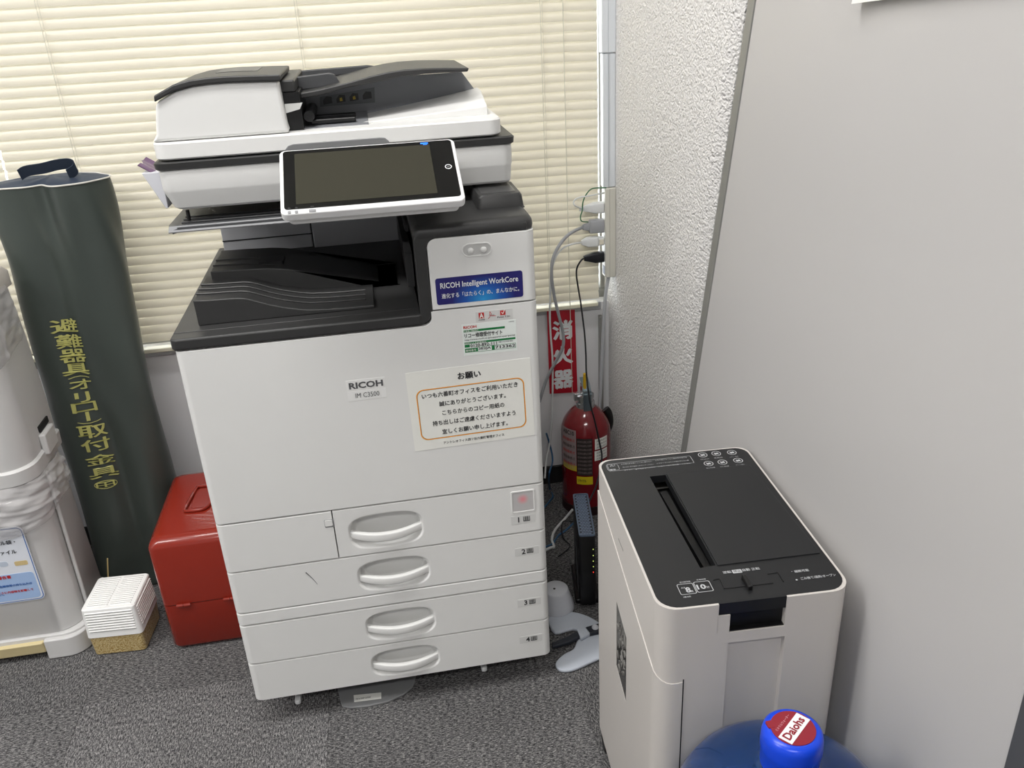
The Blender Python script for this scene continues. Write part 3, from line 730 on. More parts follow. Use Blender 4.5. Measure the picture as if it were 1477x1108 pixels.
# repair sticker
s2 = obj('service_sticker', box(.4580, .5495, -.0004, .0004, .7415, .7975), mat('sticker_white', (234, 240, 236), .35, var=0), door, label='white and green service sticker')
ftext('RICOH', .4605, .7900, .022, .0050, redink, s2, bold=.03, y=-.0006)
obj('green_bar', box(.4605, .5300, -.0007, -.0003, .7838, .7875), greenink, s2)
ftext('お客様ご相談窓口', .4612, .7842, .024, .003, paper, s2, y=-.0009)
ftext('リコー修理受付サイト', .4612, .7735, .064, .0085, ink, s2, bold=.015, y=-.0006)
ftext('http://www.ricoh.co.jp/support/repair/portal', .4612, .7680, .085, .0035, ink, s2, bold=.01, y=-.0006)
obj('green_bar', box(.4605, .5470, -.0007, -.0003, .7625, .7658), greenink, s2)
ftext('電話による修理受付', .4612, .7627, .036, .0028, paper, s2, y=-.0009)
obj('green_box', box(.4605, .4690, -.0007, -.0003, .7565, .7615), greenink, s2)
ftext('0120-892-111', .4700, .7560, .045, .0058, ink, s2, bold=.02, y=-.0006)
ftext('受付時間', .5180, .7590, .024, .0024, ink, s2, y=-.0006)
obj('green_box', box(.4605, .4820, -.0007, -.0003, .7475, .7545), greenink, s2)
ftext('機械番号', .4615, .7490, .018, .004, paper, s2, y=-.0009)
obj('green_box', box(.5060, .5110, -.0007, -.0003, .7475, .7550), greenink, s2)
obj('number_frame', prism_holes(rrect(.5145, .7512, .0325, .0044, .0003, 1), [rrect(.5145, .7512, .0320, .0039, .0003, 1)], -.0007, -.0003, 1), greenink, s2)
ftext('3E2JA', .4835, .7488, .021, .0055, ink, s2, bold=.02, y=-.0006)
ftext('713362', .5120, .7488, .034, .0055, ink, s2, bold=.02, y=-.0006)
ftext('お客様用', .5370, .7935, .009, .002, ink, s2, y=-.0006)
# make and model plate
s3 = obj('model_plate', box(.2575, .3225, -.0003, .0004, .7010, .7205), mat('plate_light', (232, 232, 230), .3, var=0), door, bevel=.0002)
ftext('RICOH', .2620, .7045, .0565, .0118, greyink, s3, bold=.035, y=-.0006)
s4 = obj('model_plate', box(.2575, .3225, -.0003, .0004, .6825, .7005), mat('plate_light', (232, 232, 230), .3, var=0), door, bevel=.0002)
ftext('IM C3500', .2705, .6875, .040, .0088, greyink, s4, y=-.0006)
# A5 notice taped on the door
c = [at(585, 538.5, 1, 0), at(764, 514, 1, 0), at(770, 629, 1, 0), at(600, 651, 1, 0)]
NU = ((c[1] - c[0]) + (c[2] - c[3])).normalized(); NV = Vector((0, -1, 0)).cross(NU) * -1
NV = Vector((-NU.z, 0, NU.x)); NO = (c[0] + c[1] + c[2] + c[3]) / 4
def nt_(a_, b_, y=-.0002): return NO + NU * a_ + NV * b_ + Vector((0, y, 0))
nw, nh = .107, .0750
no = obj('notice', plate([nt_(a_, b_, 0) for a_, b_ in rrect(0, 0, nw, nh, .001, 1)], (0, -1, 0), .0006), paper, door, label='white paper request notice with an orange rounded frame')
def ntext(s, cx, cz, wd, ht, m, bold=0): return text(s, nt_(cx - wd / 2, cz - ht / 2, -.0008), NU, NV, wd, ht, m, no, bold=bold, lift=.0001)
ntext('お願い', 0, .0575, .040, .0130, ink, .022)
fr = rrect(0, -.0075, .0935, .0485, .013, 6); fi = rrect(0, -.0075, .0918, .0468, .012, 6)
bm = B(); A_ = [bm.verts.new(nt_(a_, b_, -.0009)) for a_, b_ in fr]; Bv = [bm.verts.new(nt_(a_, b_, -.0009)) for a_, b_ in fi]
for i in range(len(fr)): bm.faces.new((A_[i], A_[(i + 1) % len(fr)], Bv[(i + 1) % len(fr)], Bv[i]))
obj('notice_frame', bm, orangeink, no, recalc=False)
fi2 = rrect(0, -.0075, .0914, .0464, .0116, 6)
bm = B(); A_ = [bm.verts.new(nt_(a_, b_, -.0009)) for a_, b_ in fi]; Bv = [bm.verts.new(nt_(a_, b_, -.0009)) for a_, b_ in fi2]
for i in range(len(fr)): bm.faces.new((A_[i], A_[(i + 1) % len(fr)], Bv[(i + 1) % len(fr)], Bv[i]))
obj('notice_frame', bm, greyink, no, recalc=False)
for s, cz, wd in (('いつも六番町オフィスをご利用いただき', .0285, .166), ('誠にありがとうございます。', .0105, .116), ('こちらからのコピー用紙の', -.0070, .109), ('持ち出しはご遠慮くださいますよう', -.0255, .146), ('宜しくお願い申し上げます。', -.0435, .116)):
    ntext(s, (-.001 if wd > .15 else .002), cz, wd, .0098, ink, .012)
ntext('アントレオフィス四ツ谷六番町管理オフィス', -.002, -.0655, .108, .0055, ink, .008)

# casters and the plate poking out below the front
for cx, cy in ((.07, .10), (.52, .10), (.07, .55), (.52, .55)):
    cs = obj('caster', prism(rrect(cx, cy, .022, .026, .01, 4), .045, .072), black, cp)
    bm = B(); loft(bm, [[(x_, cy + .025 * math.cos(2 * PI * i / 20), .025 + .025 * math.sin(2 * PI * i / 20)) for i in range(20)] for x_ in (cx - .012, cx + .012)])
    obj('wheel', bm, black, cs, smooth=True, angle=35)
for a_, b_ in ((430, 1010), (698, 963)):
    q = at(a_, b_, 2, .025)
    obj('brake_lever', prism(rrect(q.x, q.y + .01, .006, .018, .005, 4), .02, .03), cable_w, cp, bevel=.002)
bp_ = thing('stabiliser_plate', 'flat grey plate with a printed label poking out under the copier front', 'plate', (.23, .07, 0))
pp = [at(a_, b_, 2, .004) for a_, b_ in ((492, 1014), (494, 1019), (505, 1021), (530, 1019), (560, 1012), (582, 1002), (594, 992), (598, 985))]
outp = [(v_.x, v_.y) for v_ in pp] + [(.33, .16), (.13, .16)]
obj('plate_body', prism(outp, .0005, .005), mat('stab_grey', (128, 129, 130), .5), bp_, bevel=.001)
q = [at(a_, b_, 2, .0055) for a_, b_ in ((510, 1003), (550, 999), (550, 1008), (511, 1013))]
lbq = obj('plate_label', plate(q, (0, 0, 1), .0003), paper, bp_)
text('F014 SWP GOMP', q[3].lerp(q[0], .25) + Vector((.004, 0, .0)), q[2] - q[3], q[0] - q[3], .03, .004, ink, lbq, lift=.0008)

# =================================================================== SHREDDER
SH = Vector((.7572, -.3530, 0)); SR = math.radians(-3.2)
sh = thing('paper_shredder', 'white paper shredder with black control top standing against the partition', 'shredder', SH, SR, local=True)
shw = mat('shredder_white', (200, 195, 190), .4, var=.01, bump=.04, bscale=800)
sht = mat('shredder_black', (27, 28, 30), .38, var=.03, bump=.05, bscale=1500)
def SL(p_):
    d = Vector((p_[0], p_[1], 0)) - SH; c_, s_ = math.cos(-SR), math.sin(-SR)
    return (d.x * c_ - d.y * s_, d.x * s_ + d.y * c_)
hu, hv, cr = .1235, .1865, .026
def outline(notch=None, ins=0):
    """plan outline from rear right anticlockwise; notch: (u0,u1,depth) cut into the front"""
    o_ = rrect(0, 0, hu - ins, hv - ins, [cr, .02, .02, cr], 6)
    if notch:
        u0, u1, d = notch
        # the front edge lies between the last point (lower left corner end) and the first (lower right corner start)
        o_ = o_ + [(u0, -hv + ins), (u0, -hv + d), (u1, -hv + d), (u1, -hv + ins)]
    return o_
ZT = .600
un = [SL(at(x_, y_, 2, ZT))[0] for x_, y_ in ((1034, 866), (1133, 857))]
ur = [SL(at(1048, 918, 1, -.53))[0], SL(at(1127, 910, 1, -.53))[0]]
bm = B()
loft(bm, [[(x_, y_, z_) for x_, y_ in outline((ur[0], ur[1], .009))] for z_ in (.03, .538)])
obj('body', bm, shw, sh, smooth=True, angle=25)
bm = loft(B(), [[(x_, y_, z_) for x_, y_ in outline()] for z_ in (.538, .5545)])
obj('body_band', bm, shw, sh, smooth=True, angle=25)
bm = prism_holes(outline((un[0], un[1], .0275)), [rrect(0, .016, hu - .0032, hv - .0192, .020, 5)], .5545, ZT - .0)
obj('upper_shell', bm, shw, sh, smooth=True, angle=25)
bm = prism([(un[0] - .0005, -hv), (ur[0], -hv), (ur[0], -hv + .012), (un[0] - .0005, -hv + .012)], .5545, .5825)
obj('shell_step', bm, shw, sh)
bm = prism(outline((un[0], un[1], .03), .0035), .560, ZT + .0004)
# black top with real feed slot
sl = [SL(at(x_, y_, 2, ZT)) for x_, y_ in ((937, 688), (960, 685.5), (1032, 816), (1010, 820))]
bm.free()
bm = prism_holes(outline(None, .0034), [sl], ZT - .012, ZT + .0006)
top = obj('top_panel', bm, sht, sh, smooth=True, angle=25)
obj('notch_lip', box(un[0], un[1], -hv + .0012, -hv + .03, .583, ZT + .0005), sht, sh)
obj('notch_back', box(un[0] - .001, un[1] + .001, -hv + .009, -hv + .05, .5545, ZT - .002), black, sh)
obj('notch_floor', box(un[0], un[1], -hv + .002, -hv + .03, .5535, .556), black, sh)
obj('throat', box(sl[0][0] - .006, sl[2][0] + .012, sl[2][1] - .01, sl[0][1] + .01, ZT - .05, ZT - .03), mat('throat_black', (6, 6, 7), .5), sh)
ins_ = [SL(at(x_, y_, 2, ZT)) for x_, y_ in ((952, 700), (962, 698), (1028, 810), (1018, 812))]
obj('feed_guide', prism(ins_, ZT - .024, ZT - .012), mat('throat_black', (6, 6, 7), .5), sh)
fp = [SL(at(x_, y_, 2, ZT)) for x_, y_ in ((961, 685), (1081, 672), (1183, 799), (1035, 817))]
obj('feed_cover', prism(fp, ZT + .0, ZT + .0022), sht, sh, bevel=.0006)
# switch
for pts_ in (((1028, 838), (1038, 836), (1044, 850), (1115, 842)), ((1107, 829), (1122, 827), (1130, 840))):
    obj('switch_groove', tube([(*SL(at(x_, y_, 2, ZT)), ZT + .0008) for x_, y_ in pts_], .0008, 6, k=0), black, sh)
swp = SL(at(1077, 843, 2, ZT)); 
obj('slide_switch', box(swp[0] - .003, swp[0] + .003, swp[1] - .013, swp[1] + .012, ZT, ZT + .007), black, sh, bevel=.0012)
wi = mat('shredder_print', (188, 190, 192), .6, var=0)
def stext(s, px_, py_, wd, ht, bold=0, m=wi, par=top):
    u_, v_ = SL(at(px_, py_, 2, ZT))
    return text(s, (u_ - wd / 2, v_ - ht / 2, ZT + .0008), (1, 0, 0), (0, 1, 0), wd, ht, m, par, bold=bold)
def ring2(px_, py_, r_, t_, par=top, z=ZT + .0010, sides=24):
    u_, v_ = SL(at(px_, py_, 2, ZT)); bm = B()
    a1 = [bm.verts.new((u_ + r_ * math.cos(2 * PI * i / sides), v_ + r_ * math.sin(2 * PI * i / sides), z)) for i in range(sides)]
    a2 = [bm.verts.new((u_ + (r_ - t_) * math.cos(2 * PI * i / sides), v_ + (r_ - t_) * math.sin(2 * PI * i / sides), z)) for i in range(sides)]
    for i in range(sides): bm.faces.new((a1[i], a1[(i + 1) % sides], a2[(i + 1) % sides], a2[i]))
    bx(bm, -.6 * r_, .6 * r_, -.0004, .0004, z - .0001, z, T=Matrix.Translation((u_, v_, 0)) @ Matrix.Rotation(-PI / 4, 4, 'Z'))
    bx(bm, -.45 * r_, .45 * r_, -.3 * r_, .25 * r_, z - .0002, z - .0001, T=Matrix.Translation((u_, v_, 0)) @ Matrix.Rotation(.3, 4, 'Z'))
    return obj('warning_icon', bm, wi, par, recalc=False)
for (a_, b_, s_) in ((1013.5, 657, '手を入れない'), (1033, 655, '乳幼児'), (1055.5, 653.5, 'スプレー禁止'), (1022, 669.5, '髪の毛注意'), (1042, 667.5, 'ネクタイ巻込注意'), (1064.5, 665, 'クリップ禁止')):
    ring2(a_, b_, .0075, .0011)
    stext(s_, a_ + 3, b_ + 6.2, .014, .0028)
def rrframe(c_, hx_, hy_, r_, t_, par=top, z=ZT + .0010):
    A1 = rrect(c_[0], c_[1], hx_, hy_, r_, 4); A2 = rrect(c_[0], c_[1], hx_ - t_, hy_ - t_, r_ * .8, 4); bm = B()
    a1 = [bm.verts.new((x_, y_, z)) for x_, y_ in A1]; a2 = [bm.verts.new((x_, y_, z)) for x_, y_ in A2]
    for i in range(len(A1)): bm.faces.new((a1[i], a1[(i + 1) % len(A1)], a2[(i + 1) % len(A1)], a2[i]))
    return obj('print_frame', bm, wi, par, recalc=False)
q1 = SL(at(872, 681, 2, ZT)); q2 = SL(at(1004, 658, 2, ZT))
qc = SL(at(938, 669.5, 2, ZT)); rrframe(qc, .0685, .0115, .002, .0006)
rrframe(SL(at(884, 675, 2, ZT)), .0095, .0095, .004, .0006); stext('△!', 883, 672.5, .009, .006, .01); stext('警告', 884, 678.5, .010, .004, .02)
for k, s_ in enumerate(('お子様の手が届くところに置かない', '投入口に手や指を入れないでください', 'ネクタイ・髪の毛を近づけない')):
    stext(s_, 918 + k * 2.4, 668.5 + k * 4.3, .050, .0032); stext(s_[::-1], 968 + k * 2.4, 662.8 + k * 4.3, .052, .0032)
rrframe(SL(at(990.5, 850.5, 2, ZT)), .0105, .0105, .0025, .0008); rrframe(SL(at(1014.5, 847, 2, ZT)), .0105, .0105, .0025, .0008)
stext('8', 992.5, 852, .0065, .0105, .03); stext('枚', 998, 854, .0038, .0042, .01); stext('A4', 985, 849, .005, .0032); stext('最大細断枚数', 988, 840.5, .014, .0028); stext('連続', 991, 862, .010, .0028)
stext('10', 1011.5, 847.5, .0115, .0095, .03); stext('分', 1021, 848, .0045, .0042, .01); stext('定格時間', 1011, 837, .012, .0026)
for s_, a_, b_, wd in (('逆転', 1048.5, 826.5, .011), ('自動', 1076, 823, .010), ('正転', 1089.5, 821.5, .011)): stext(s_, a_, b_, wd, .0052, .01)
cc = SL(at(1063, 825, 2, ZT)); obj('print_patch', prism(rrect(cc[0], cc[1], .0062, .0036, .001, 2), ZT + .0008, ZT + .0010), wi, top); stext('停止', 1063, 825, .010, .005, m=sht).location.z += .0004
stext('●', 1142, 825.5, .0012, .0012); stext('細断可能', 1156, 824.5, .019, .0050, .01)
stext('●', 1149, 837.5, .0026, .0026); stext('ごみ捨て/過熱/オープン', 1180, 833, .046, .0052, .01)
# pull-out bin shell on the left side wrapping the front corner
bm = B(); path = [(-hu - .0012, hv - .014)]
for i in range(1, 9): path.append((-hu - .0012, hv - .014 - (2 * hv - .014 - cr) * i / 8))
wv0, wv1 = SL((.640, -.309))[1], SL((.640, -.374))[1]
path = [(-hu - .0012, hv - .012), (-hu - .0012, hv - .07), (-hu - .0012, wv0), (-hu - .0012, wv1), (-hu - .0012, -.11), (-hu - .0012, -hv + cr)]
for i in range(1, 7):
    a = PI + PI / 2 * i / 6; path.append((-hu + cr + (cr + .0012) * math.cos(a), -hv + cr + (cr + .0012) * math.sin(a)))
path.append((-.0905, -hv - .0012))
def inner(i):
    x_, y_ = path[i]
    return (x_ + (.0022 if i <= 5 else 0), y_) if i <= 5 else ((-.0905, -hv + .0008) if i == len(path) - 1 else (-hu + cr + (x_ + hu - cr) * .92, -hv + cr + (y_ + hv - cr) * .92))
def seam(i):
    x_, y_ = path[i]
    if i <= 5: return .553 - .060 * (hv - .012 - y_) / (2 * hv - .012 - cr)
    t = (i - 5) / 7; return .493 - .010 * t - .006 * math.sin(t * PI)
def winz(i): return (.437, .309) if i == 2 else (.421, .296)
rows = []
for i in range(len(path)):
    zt = seam(i); w0, w1 = (winz(i)[1], winz(i)[0]) if i in (2, 3) else (.30, .43)
    rows.append([.034, w0, w1, zt])
O1 = [[bm.verts.new((*path[i], z_)) for z_ in rows[i]] for i in range(len(path))]
I1 = [[bm.verts.new((*inner(i), z_)) for z_ in rows[i]] for i in range(len(path))]
for i in range(len(path) - 1):
    for j in range(3):
        if i == 2 and j == 1:
            for a_, b_ in (((i, j), (i + 1, j)), ((i + 1, j), (i + 1, j + 1)), ((i + 1, j + 1), (i, j + 1)), ((i, j + 1), (i, j))):
                bm.faces.new((O1[a_[0]][a_[1]], O1[b_[0]][b_[1]], I1[b_[0]][b_[1]], I1[a_[0]][a_[1]]))
            continue
        bm.faces.new((O1[i][j], O1[i + 1][j], O1[i + 1][j + 1], O1[i][j + 1])); bm.faces.new((I1[i][j], I1[i][j + 1], I1[i + 1][j + 1], I1[i + 1][j]))
    for j in (0, 3): bm.faces.new((O1[i][j], I1[i][j], I1[i + 1][j], O1[i + 1][j]))
for i in (0, len(path) - 1):
    for j in range(3): bm.faces.new((O1[i][j], O1[i][j + 1], I1[i][j + 1], I1[i][j]))
bn = obj('waste_bin', bm, shw, sh, smooth=True, angle=28)
obj('bin_window', box(-hu - .0008, -hu + .001, wv1 - .002, wv0 + .002, .294, .440), mat('smoked_window', (52, 50, 48), .15), bn)
for k in range(26):
    y_ = random.uniform(wv1 + .004, wv0 - .004); z_ = random.uniform(.31, .41)
    obj('paper_shred', tube([(-hu - .001, y_, z_), (-hu - .0012, y_ + random.uniform(-.006, .006), z_ + random.uniform(-.012, .012)), (-hu - .001, y_ + random.uniform(-.008, .008), z_ + random.uniform(-.02, .02))], .0009, 5, k=3), mat('shreds_grey', (126, 124, 120), .6), bn)
obj('bin_gap', prism([(-.0900, -hv - .0003), (-.0885, -hv - .0003), (-.0885, -hv + .001), (-.0900, -hv + .001)], .034, .487), gap, sh)
p = SL((.64, -.332)); obj('embossed_mark', box(-hu - .0004, -hu + .0005, p[1] - .014, p[1] + .016, .556, .559), mat('faint_grey', (150, 147, 143), .5), sh)
for cx, cy in ((-.093, .15), (.093, .15), (-.085, -.15), (.085, -.15)):
    cs = obj('caster', prism(rrect(cx, cy, .012, .014, .005, 3), .02, .034), black, sh)
    bm = B(); loft(bm, [[(x_, cy + .016 * math.cos(2 * PI * i / 18), .016 + .016 * math.sin(2 * PI * i / 18)) for i in range(18)] for x_ in (cx - .03, cx - .012)])
    obj('wheel', bm, black, cs, smooth=True, angle=35)

# =================================================================== WATER BOTTLE
BC = (.7325, -.6745, 0)
wbt = thing('water_bottle', 'large translucent blue water bottle with a bright blue cap in front of the shredder', 'water bottle', BC)
blu = mat('bottle_blue', (70, 130, 205), .08, var=.02, trans=.88, ior=1.4)
profb = [(.09, .004), (.125, .008), (.134, .02), (.1345, .06), (.131, .075), (.1345, .09), (.1345, .15), (.131, .165), (.1345, .18), (.1345, .24), (.131, .255), (.1345, .27), (.1345, .34), (.133, .375), (.127, .402), (.115, .425), (.096, .444), (.072, .458), (.052, .466), (.038, .471), (.0305, .478), (.0285, .490), (.0285, .505)]
bt = obj('bottle_body', lathe(profb, BC, 64), blu, wbt, smooth=True, angle=80)
wtr = mat('water', (150, 190, 235), .02, var=0, trans=1, ior=1.33)
cpm = mat('cap_blue', (22, 70, 215), .28, var=0)
cap = obj('cap', lathe([(.0300, .478), (.0325, .480), (.0328, .500), (.0338, .503), (.0342, .508), (.0338, .520), (.0325, .527), (.029, .5305), (.022, .5315)], BC, 48), cpm, wbt, smooth=True, angle=50)
red = mat('label_maroon', (140, 34, 48), .4, var=0)
cl = obj('cap_label', lathe([(.0245, .5312), (.0245, .5322)], BC, 40), red, cap)
ca = math.radians(38)
T = Matrix.Translation(Vector(BC)) @ Matrix.Rotation(ca, 4, 'Z')
cs_, sn = math.cos(ca), math.sin(ca)
half = math.sqrt(.0243 ** 2 - .009 ** 2)
obj('label_band', box(-.0225, .0225, -.0095, .0065, .5321, .5326, T=T), whiteink, cl)
text('Daiohs', (BC[0] + cs_ * -.0195 + sn * .006, BC[1] + sn * -.0195 - cs_ * .006, .5327), (cs_, sn, 0), (-sn, cs_, 0), .038, .010, red, cl, bold=.03)
text('ミネラルウォーター', (BC[0] + cs_ * -.016 - sn * .0105, BC[1] + sn * -.016 + cs_ * .0105, .5323), (cs_, sn, 0), (-sn, cs_, 0), .030, .0032, mat('pink_ink', (225, 170, 180), .5), cl)
tb_ = Vector((-sn, cs_, 0)); obj('pull_tab', prism(rrect(BC[0] - sn * .0215 - cs_ * .011, BC[1] + cs_ * .0215 - sn * .011, .0045, .005, .002, 3), .5300, .5324), red, cl)

# =================================================================== RED TOOL CASE
rx0, rx1, ry0, ry1, rz = -.215, -.006, .268, .565, .290
rd = thing('red_case', 'red painted metal case with a wire handle on the floor beside the copier', 'case', ((rx0 + rx1) / 2, (ry0 + ry1) / 2, 0))
redm = mat('red_enamel', (136, 38, 24), .25, var=.06, vscale=14, coat=.35)
def rcase(z0, z1, ins, top_round):
    lv = []
    zs_ = [z0, z1] if not top_round else [z0, z1 - .022, z1 - .014, z1 - .007, z1 - .002, z1]
    in_ = [0, 0] if not top_round else [0, 0, .0025, .008, .015, .024]
    return loft(B(), [[(x_, y_, z_) for x_, y_ in rrect((rx0 + rx1) / 2, (ry0 + ry1) / 2, (rx1 - rx0) / 2 - ins - i_, (ry1 - ry0) / 2 - ins - i_, .016, 5)] for z_, i_ in zip(zs_, in_)])
bm = loft(B(), [[(x_, y_, z_) for x_, y_ in rrect((rx0 + rx1) / 2, (ry0 + ry1) / 2, (rx1 - rx0) / 2 - i_, (ry1 - ry0) / 2 - i_, .016, 5)] for z_, i_ in ((.001, .012), (.006, .004), (.014, 0), (.121, 0))])
obj('lower_shell', bm, redm, rd, smooth=True, angle=35)
obj('joint', rcase(.121, .1235, .0015, False), gap, rd)
obj('upper_shell', rcase(.1235, rz, 0, True), redm, rd, smooth=True, angle=35)
hy = ry0 - .001
for px_ in (263, 331):
    q = at(px_ + 1, 869 if px_ < 300 else 862, 1, hy)
    hg = obj('hinge', tube([(q.x - .014, hy - .003, .1225), (q.x, hy - .003, .1225)], .004, 10, k=0), redm, rd)
    obj('hinge_knuckle', tube([(q.x + .0008, hy - .003, .1225), (q.x + .015, hy - .003, .1225)], .004, 10, k=0), redm, hg)
hp = [at(x_, y_, 2, rz + .004) for x_, y_ in ((285, 702), (267, 733), (272, 737), (293, 734), (303, 725), (312, 700), (303, 700))]
obj('wire_handle', tube([*hp, hp[0]], .0036, 8, k=4), redm, rd, smooth=True)
hc = at(291, 722, 2, rz)
obj('handle_plate', prism(rrect(hc.x, hc.y + .01, .02, .04, .008, 4), rz - .001, rz + .002), redm, rd, bevel=.001)

# =================================================================== DEODORISER
dc = thing('deodoriser', 'white slotted air freshener tub filled with golden gel beads beside the bin', 'air freshener', (-.329, .346, 0), math.radians(-4), local=True)
dw = mat('deo_white', (244, 244, 242), .4, var=0)
beads = bpy.data.materials.new('gel_beads'); beads.use_nodes = True; N = beads.node_tree.nodes; L = beads.node_tree.links; b = N['Principled BSDF']
tc = N.new('ShaderNodeTexCoord'); vo = N.new('ShaderNodeTexVoronoi'); vo.inputs['Scale'].default_value = 330; L.new(tc.outputs['Object'], vo.inputs['Vector'])
r = N.new('ShaderNodeValToRGB'); r.color_ramp.elements[0].color = lin((224, 206, 156)); r.color_ramp.elements[1].color = lin((164, 136, 80)); r.color_ramp.elements[1].position = .8
L.new(vo.outputs['Distance'], r.inputs[0]); L.new(r.outputs[0], b.inputs['Base Color']); b.inputs['Roughness'].default_value = .25; b.inputs['Coat Weight'].default_value = .6
bp = N.new('ShaderNodeBump'); bp.inputs['Distance'].default_value = .002; bp.inputs['Strength'].default_value = .6; bp.invert = True; L.new(vo.outputs['Distance'], bp.inputs['Height']); L.new(bp.outputs[0], b.inputs['Normal'])
def sq(h0, h1, z0, z1, r=.008): return loft(B(), [[(x_, y_, z_) for x_, y_ in rrect(0, 0, h_[0], h_[1], r, 4)] for h_, z_ in ((h0, z0), (h1, z1))])
obj('bead_tub', sq((.0555, .0572), (.0585, .0600), .0015, .062), beads, dc, smooth=True, angle=35, bevel=.002)
hx, hy_ = .0575, .0595
hood = obj('hood', loft(B(), [[(x_, y_, z_) for x_, y_ in rrect(0, 0, a_, b_, r_, 4)] for a_, b_, z_, r_ in ((.0600, .0615, .052, .009), (.0595, .061, .066, .009), (.057, .0585, .124, .008), (.055, .0565, .1265, .007))]), dw, dc, smooth=True, angle=35)
slotm = mat('deo_slot', (128, 128, 126), .7)
for i in range(14):
    y_ = -.047 + i * .0072
    for a_, b_ in ((-.047, -.003), (.003, .047)):
        obj('rib', box(a_, b_, y_ - .0022, y_ + .0004, .1262, .1280), dw, hood, bevel=.0005, seg=1)
        obj('slot', box(a_, b_, y_ + .0006, y_ + .0024, .1262, .1269), slotm, hood)
for i in range(8):
    z_ = .070 + i * .0066; k = (.124 - z_) / .058
    yy = -(.0585 + .0025 * k)
    obj('rib', box(-.050, .050, yy - .0022, yy + .001, z_ - .0013, z_ + .0013), dw, hood, bevel=.0006, seg=1); obj('slot', box(-.049, .049, yy - .0004, yy + .001, z_ - .0031, z_ - .0016), slotm, hood)
    xx = .057 + .0025 * k
    obj('rib', box(xx - .001, xx + .0022, -.050, .050, z_ - .0013, z_ + .0013), dw, hood, bevel=.0006, seg=1)
tag(obj('wooden_stick', tube([at(155, 806, 1, .46), at(156, 832, 1, .46), at(157, 850, 1, .46) * .5 + at(157, 850, 1, .46) * .5], .0018, 6, k=0), mat('bamboo', (206, 184, 128), .6)), 'thin pale wooden stick standing behind the air freshener', 'stick')

# =================================================================== GREEN CARRY BAG
GC = Vector((-.322, .598, 0)); GH = .985
gb = thing('carry_bag', 'tall dark green vinyl equipment bag with yellow vertical writing leaning at the window', 'bag', (GC.x, GC.y, 0))
grm = mat('green_vinyl', (62, 69, 65), .4, var=.12, vscale=9, coat=.1, bump=.25, bscale=25)
def gsurf(th, z, inset=0):
    t = z / GH
    rx = .114 - .006 * math.sin(t * 3) + (-.026 * (1 - t) ** 3 if math.cos(th) > 0 else .008) ; ry = .078 - .012 * t
    f1 = .010 * math.cos(3 * th + 1.1 + t * 1.4) + .005 * math.cos(5 * th - 2.2 * t * 3) * (.4 + .6 * t) + .003 * math.sin(9 * th + 14 * t) * math.exp(-((t - .93) / .12) ** 2) * 1.5
    f1 += .0022 * math.sin(7 * th + 9 * t + math.sin(13 * t))
    k = .006 * math.sin(t * 9) * .4
    lean = .014 * t
    c_, s_ = math.cos(th), math.sin(th)
    e = 2.5; rr = (abs(c_ / rx) ** e + abs(s_ / ry) ** e) ** (-1 / e) + f1 - inset
    # the right-hand flattened seam fin
    return Vector((GC.x + rr * c_ + k + .004 * t, GC.y + rr * s_ + lean, z))
NT = 96
bm = B()
loft(bm, [[gsurf(2 * PI * i / NT, .004 + (GH - .004) * k / 60) for i in range(NT)] for k in range(61)])
obj('bag_body', bm, grm, gb, smooth=True, angle=70)
navy = mat('navy_fabric', (48, 58, 74), .6, var=.12, bump=.3, bscale=60)
bm = B(); rg = []
for k in range(8):
    f_ = 1 - k / 8
    rg.append([Vector(((p_.x - GC.x - .004) * f_ + GC.x + .004, (p_.y - GC.y - .014) * f_ + GC.y + .014, GH + .010 * (1 - f_ ** 2) + .003 * math.sin(i * .5) * f_ * (1 - f_))) for i, p_ in enumerate(gsurf(2 * PI * i / NT, GH) for i in range(NT))])
loft(bm, rg)
obj('bag_top', bm, navy, gb, smooth=True)
obj('piping', tube([gsurf(2 * PI * i / NT, GH, -.001) for i in range(NT)], .0018, 6, k=0, closed=True), mat('piping_white', (216, 214, 206), .5), gb, smooth=True)
sp = smooth_path([at(x_, y_, 1, .58) for x_, y_ in ((28, 250), (38, 244), (62, 240), (82, 235), (100, 233), (109, 236), (108, 243), (98, 250))], 5)
def strapf(u, v):
    i = u * (len(sp) - 1); a_ = sp[int(i)]; b_ = sp[min(int(i) + 1, len(sp) - 1)]; p_ = a_.lerp(b_, i - int(i))
    return (p_.x, p_.y - .008 + v * .012, p_.z + .008 - v * .022)
obj('strap', sheet(strapf, 30, 3, .0018), navy, gb, smooth=True)
yel = mat('bag_lettering', (178, 176, 104), .5, var=.08)
# lettering runs down the bag: each glyph wrapped on the vinyl
from mathutils.bvhtree import BVHTree
def wrap(px_, py_):
    # a point of the bag's surface found in the scene from a photographed spot
    d = (at(px_, py_, 1, 1.0) - CAM).normalized(); lo = (at(px_, py_, 1, .45) - CAM).length
    best = None; s_ = lo
    while s_ < lo + .4:
        p_ = CAM + d * s_
        v_ = Vector((p_.x - GC.x - .004 * p_.z, p_.y - GC.y - .014 * p_.z / GH, 0)); th = math.atan2(v_.y, v_.x)
        g_ = gsurf(th, min(max(p_.z, 0), GH)); g2 = Vector((g_.x - GC.x - .004 * p_.z, g_.y - GC.y - .014 * p_.z / GH, 0))
        if v_.length < g2.length: return th, p_.z
        s_ += .002
    return -PI / 2, .5
chars = [('避', 91, 468), ('難', 97, 491), ('器', 102, 512), ('具', 107, 531), ('︵', 110, 543), ('オ', 113, 553), ('|', 105, 571), ('J', 118, 571), ('ロ', 119, 586), ('|', 121, 600), ('︶', 125, 608), ('取', 129, 621), ('付', 133, 641), ('金', 139, 662), ('具', 144, 681)]
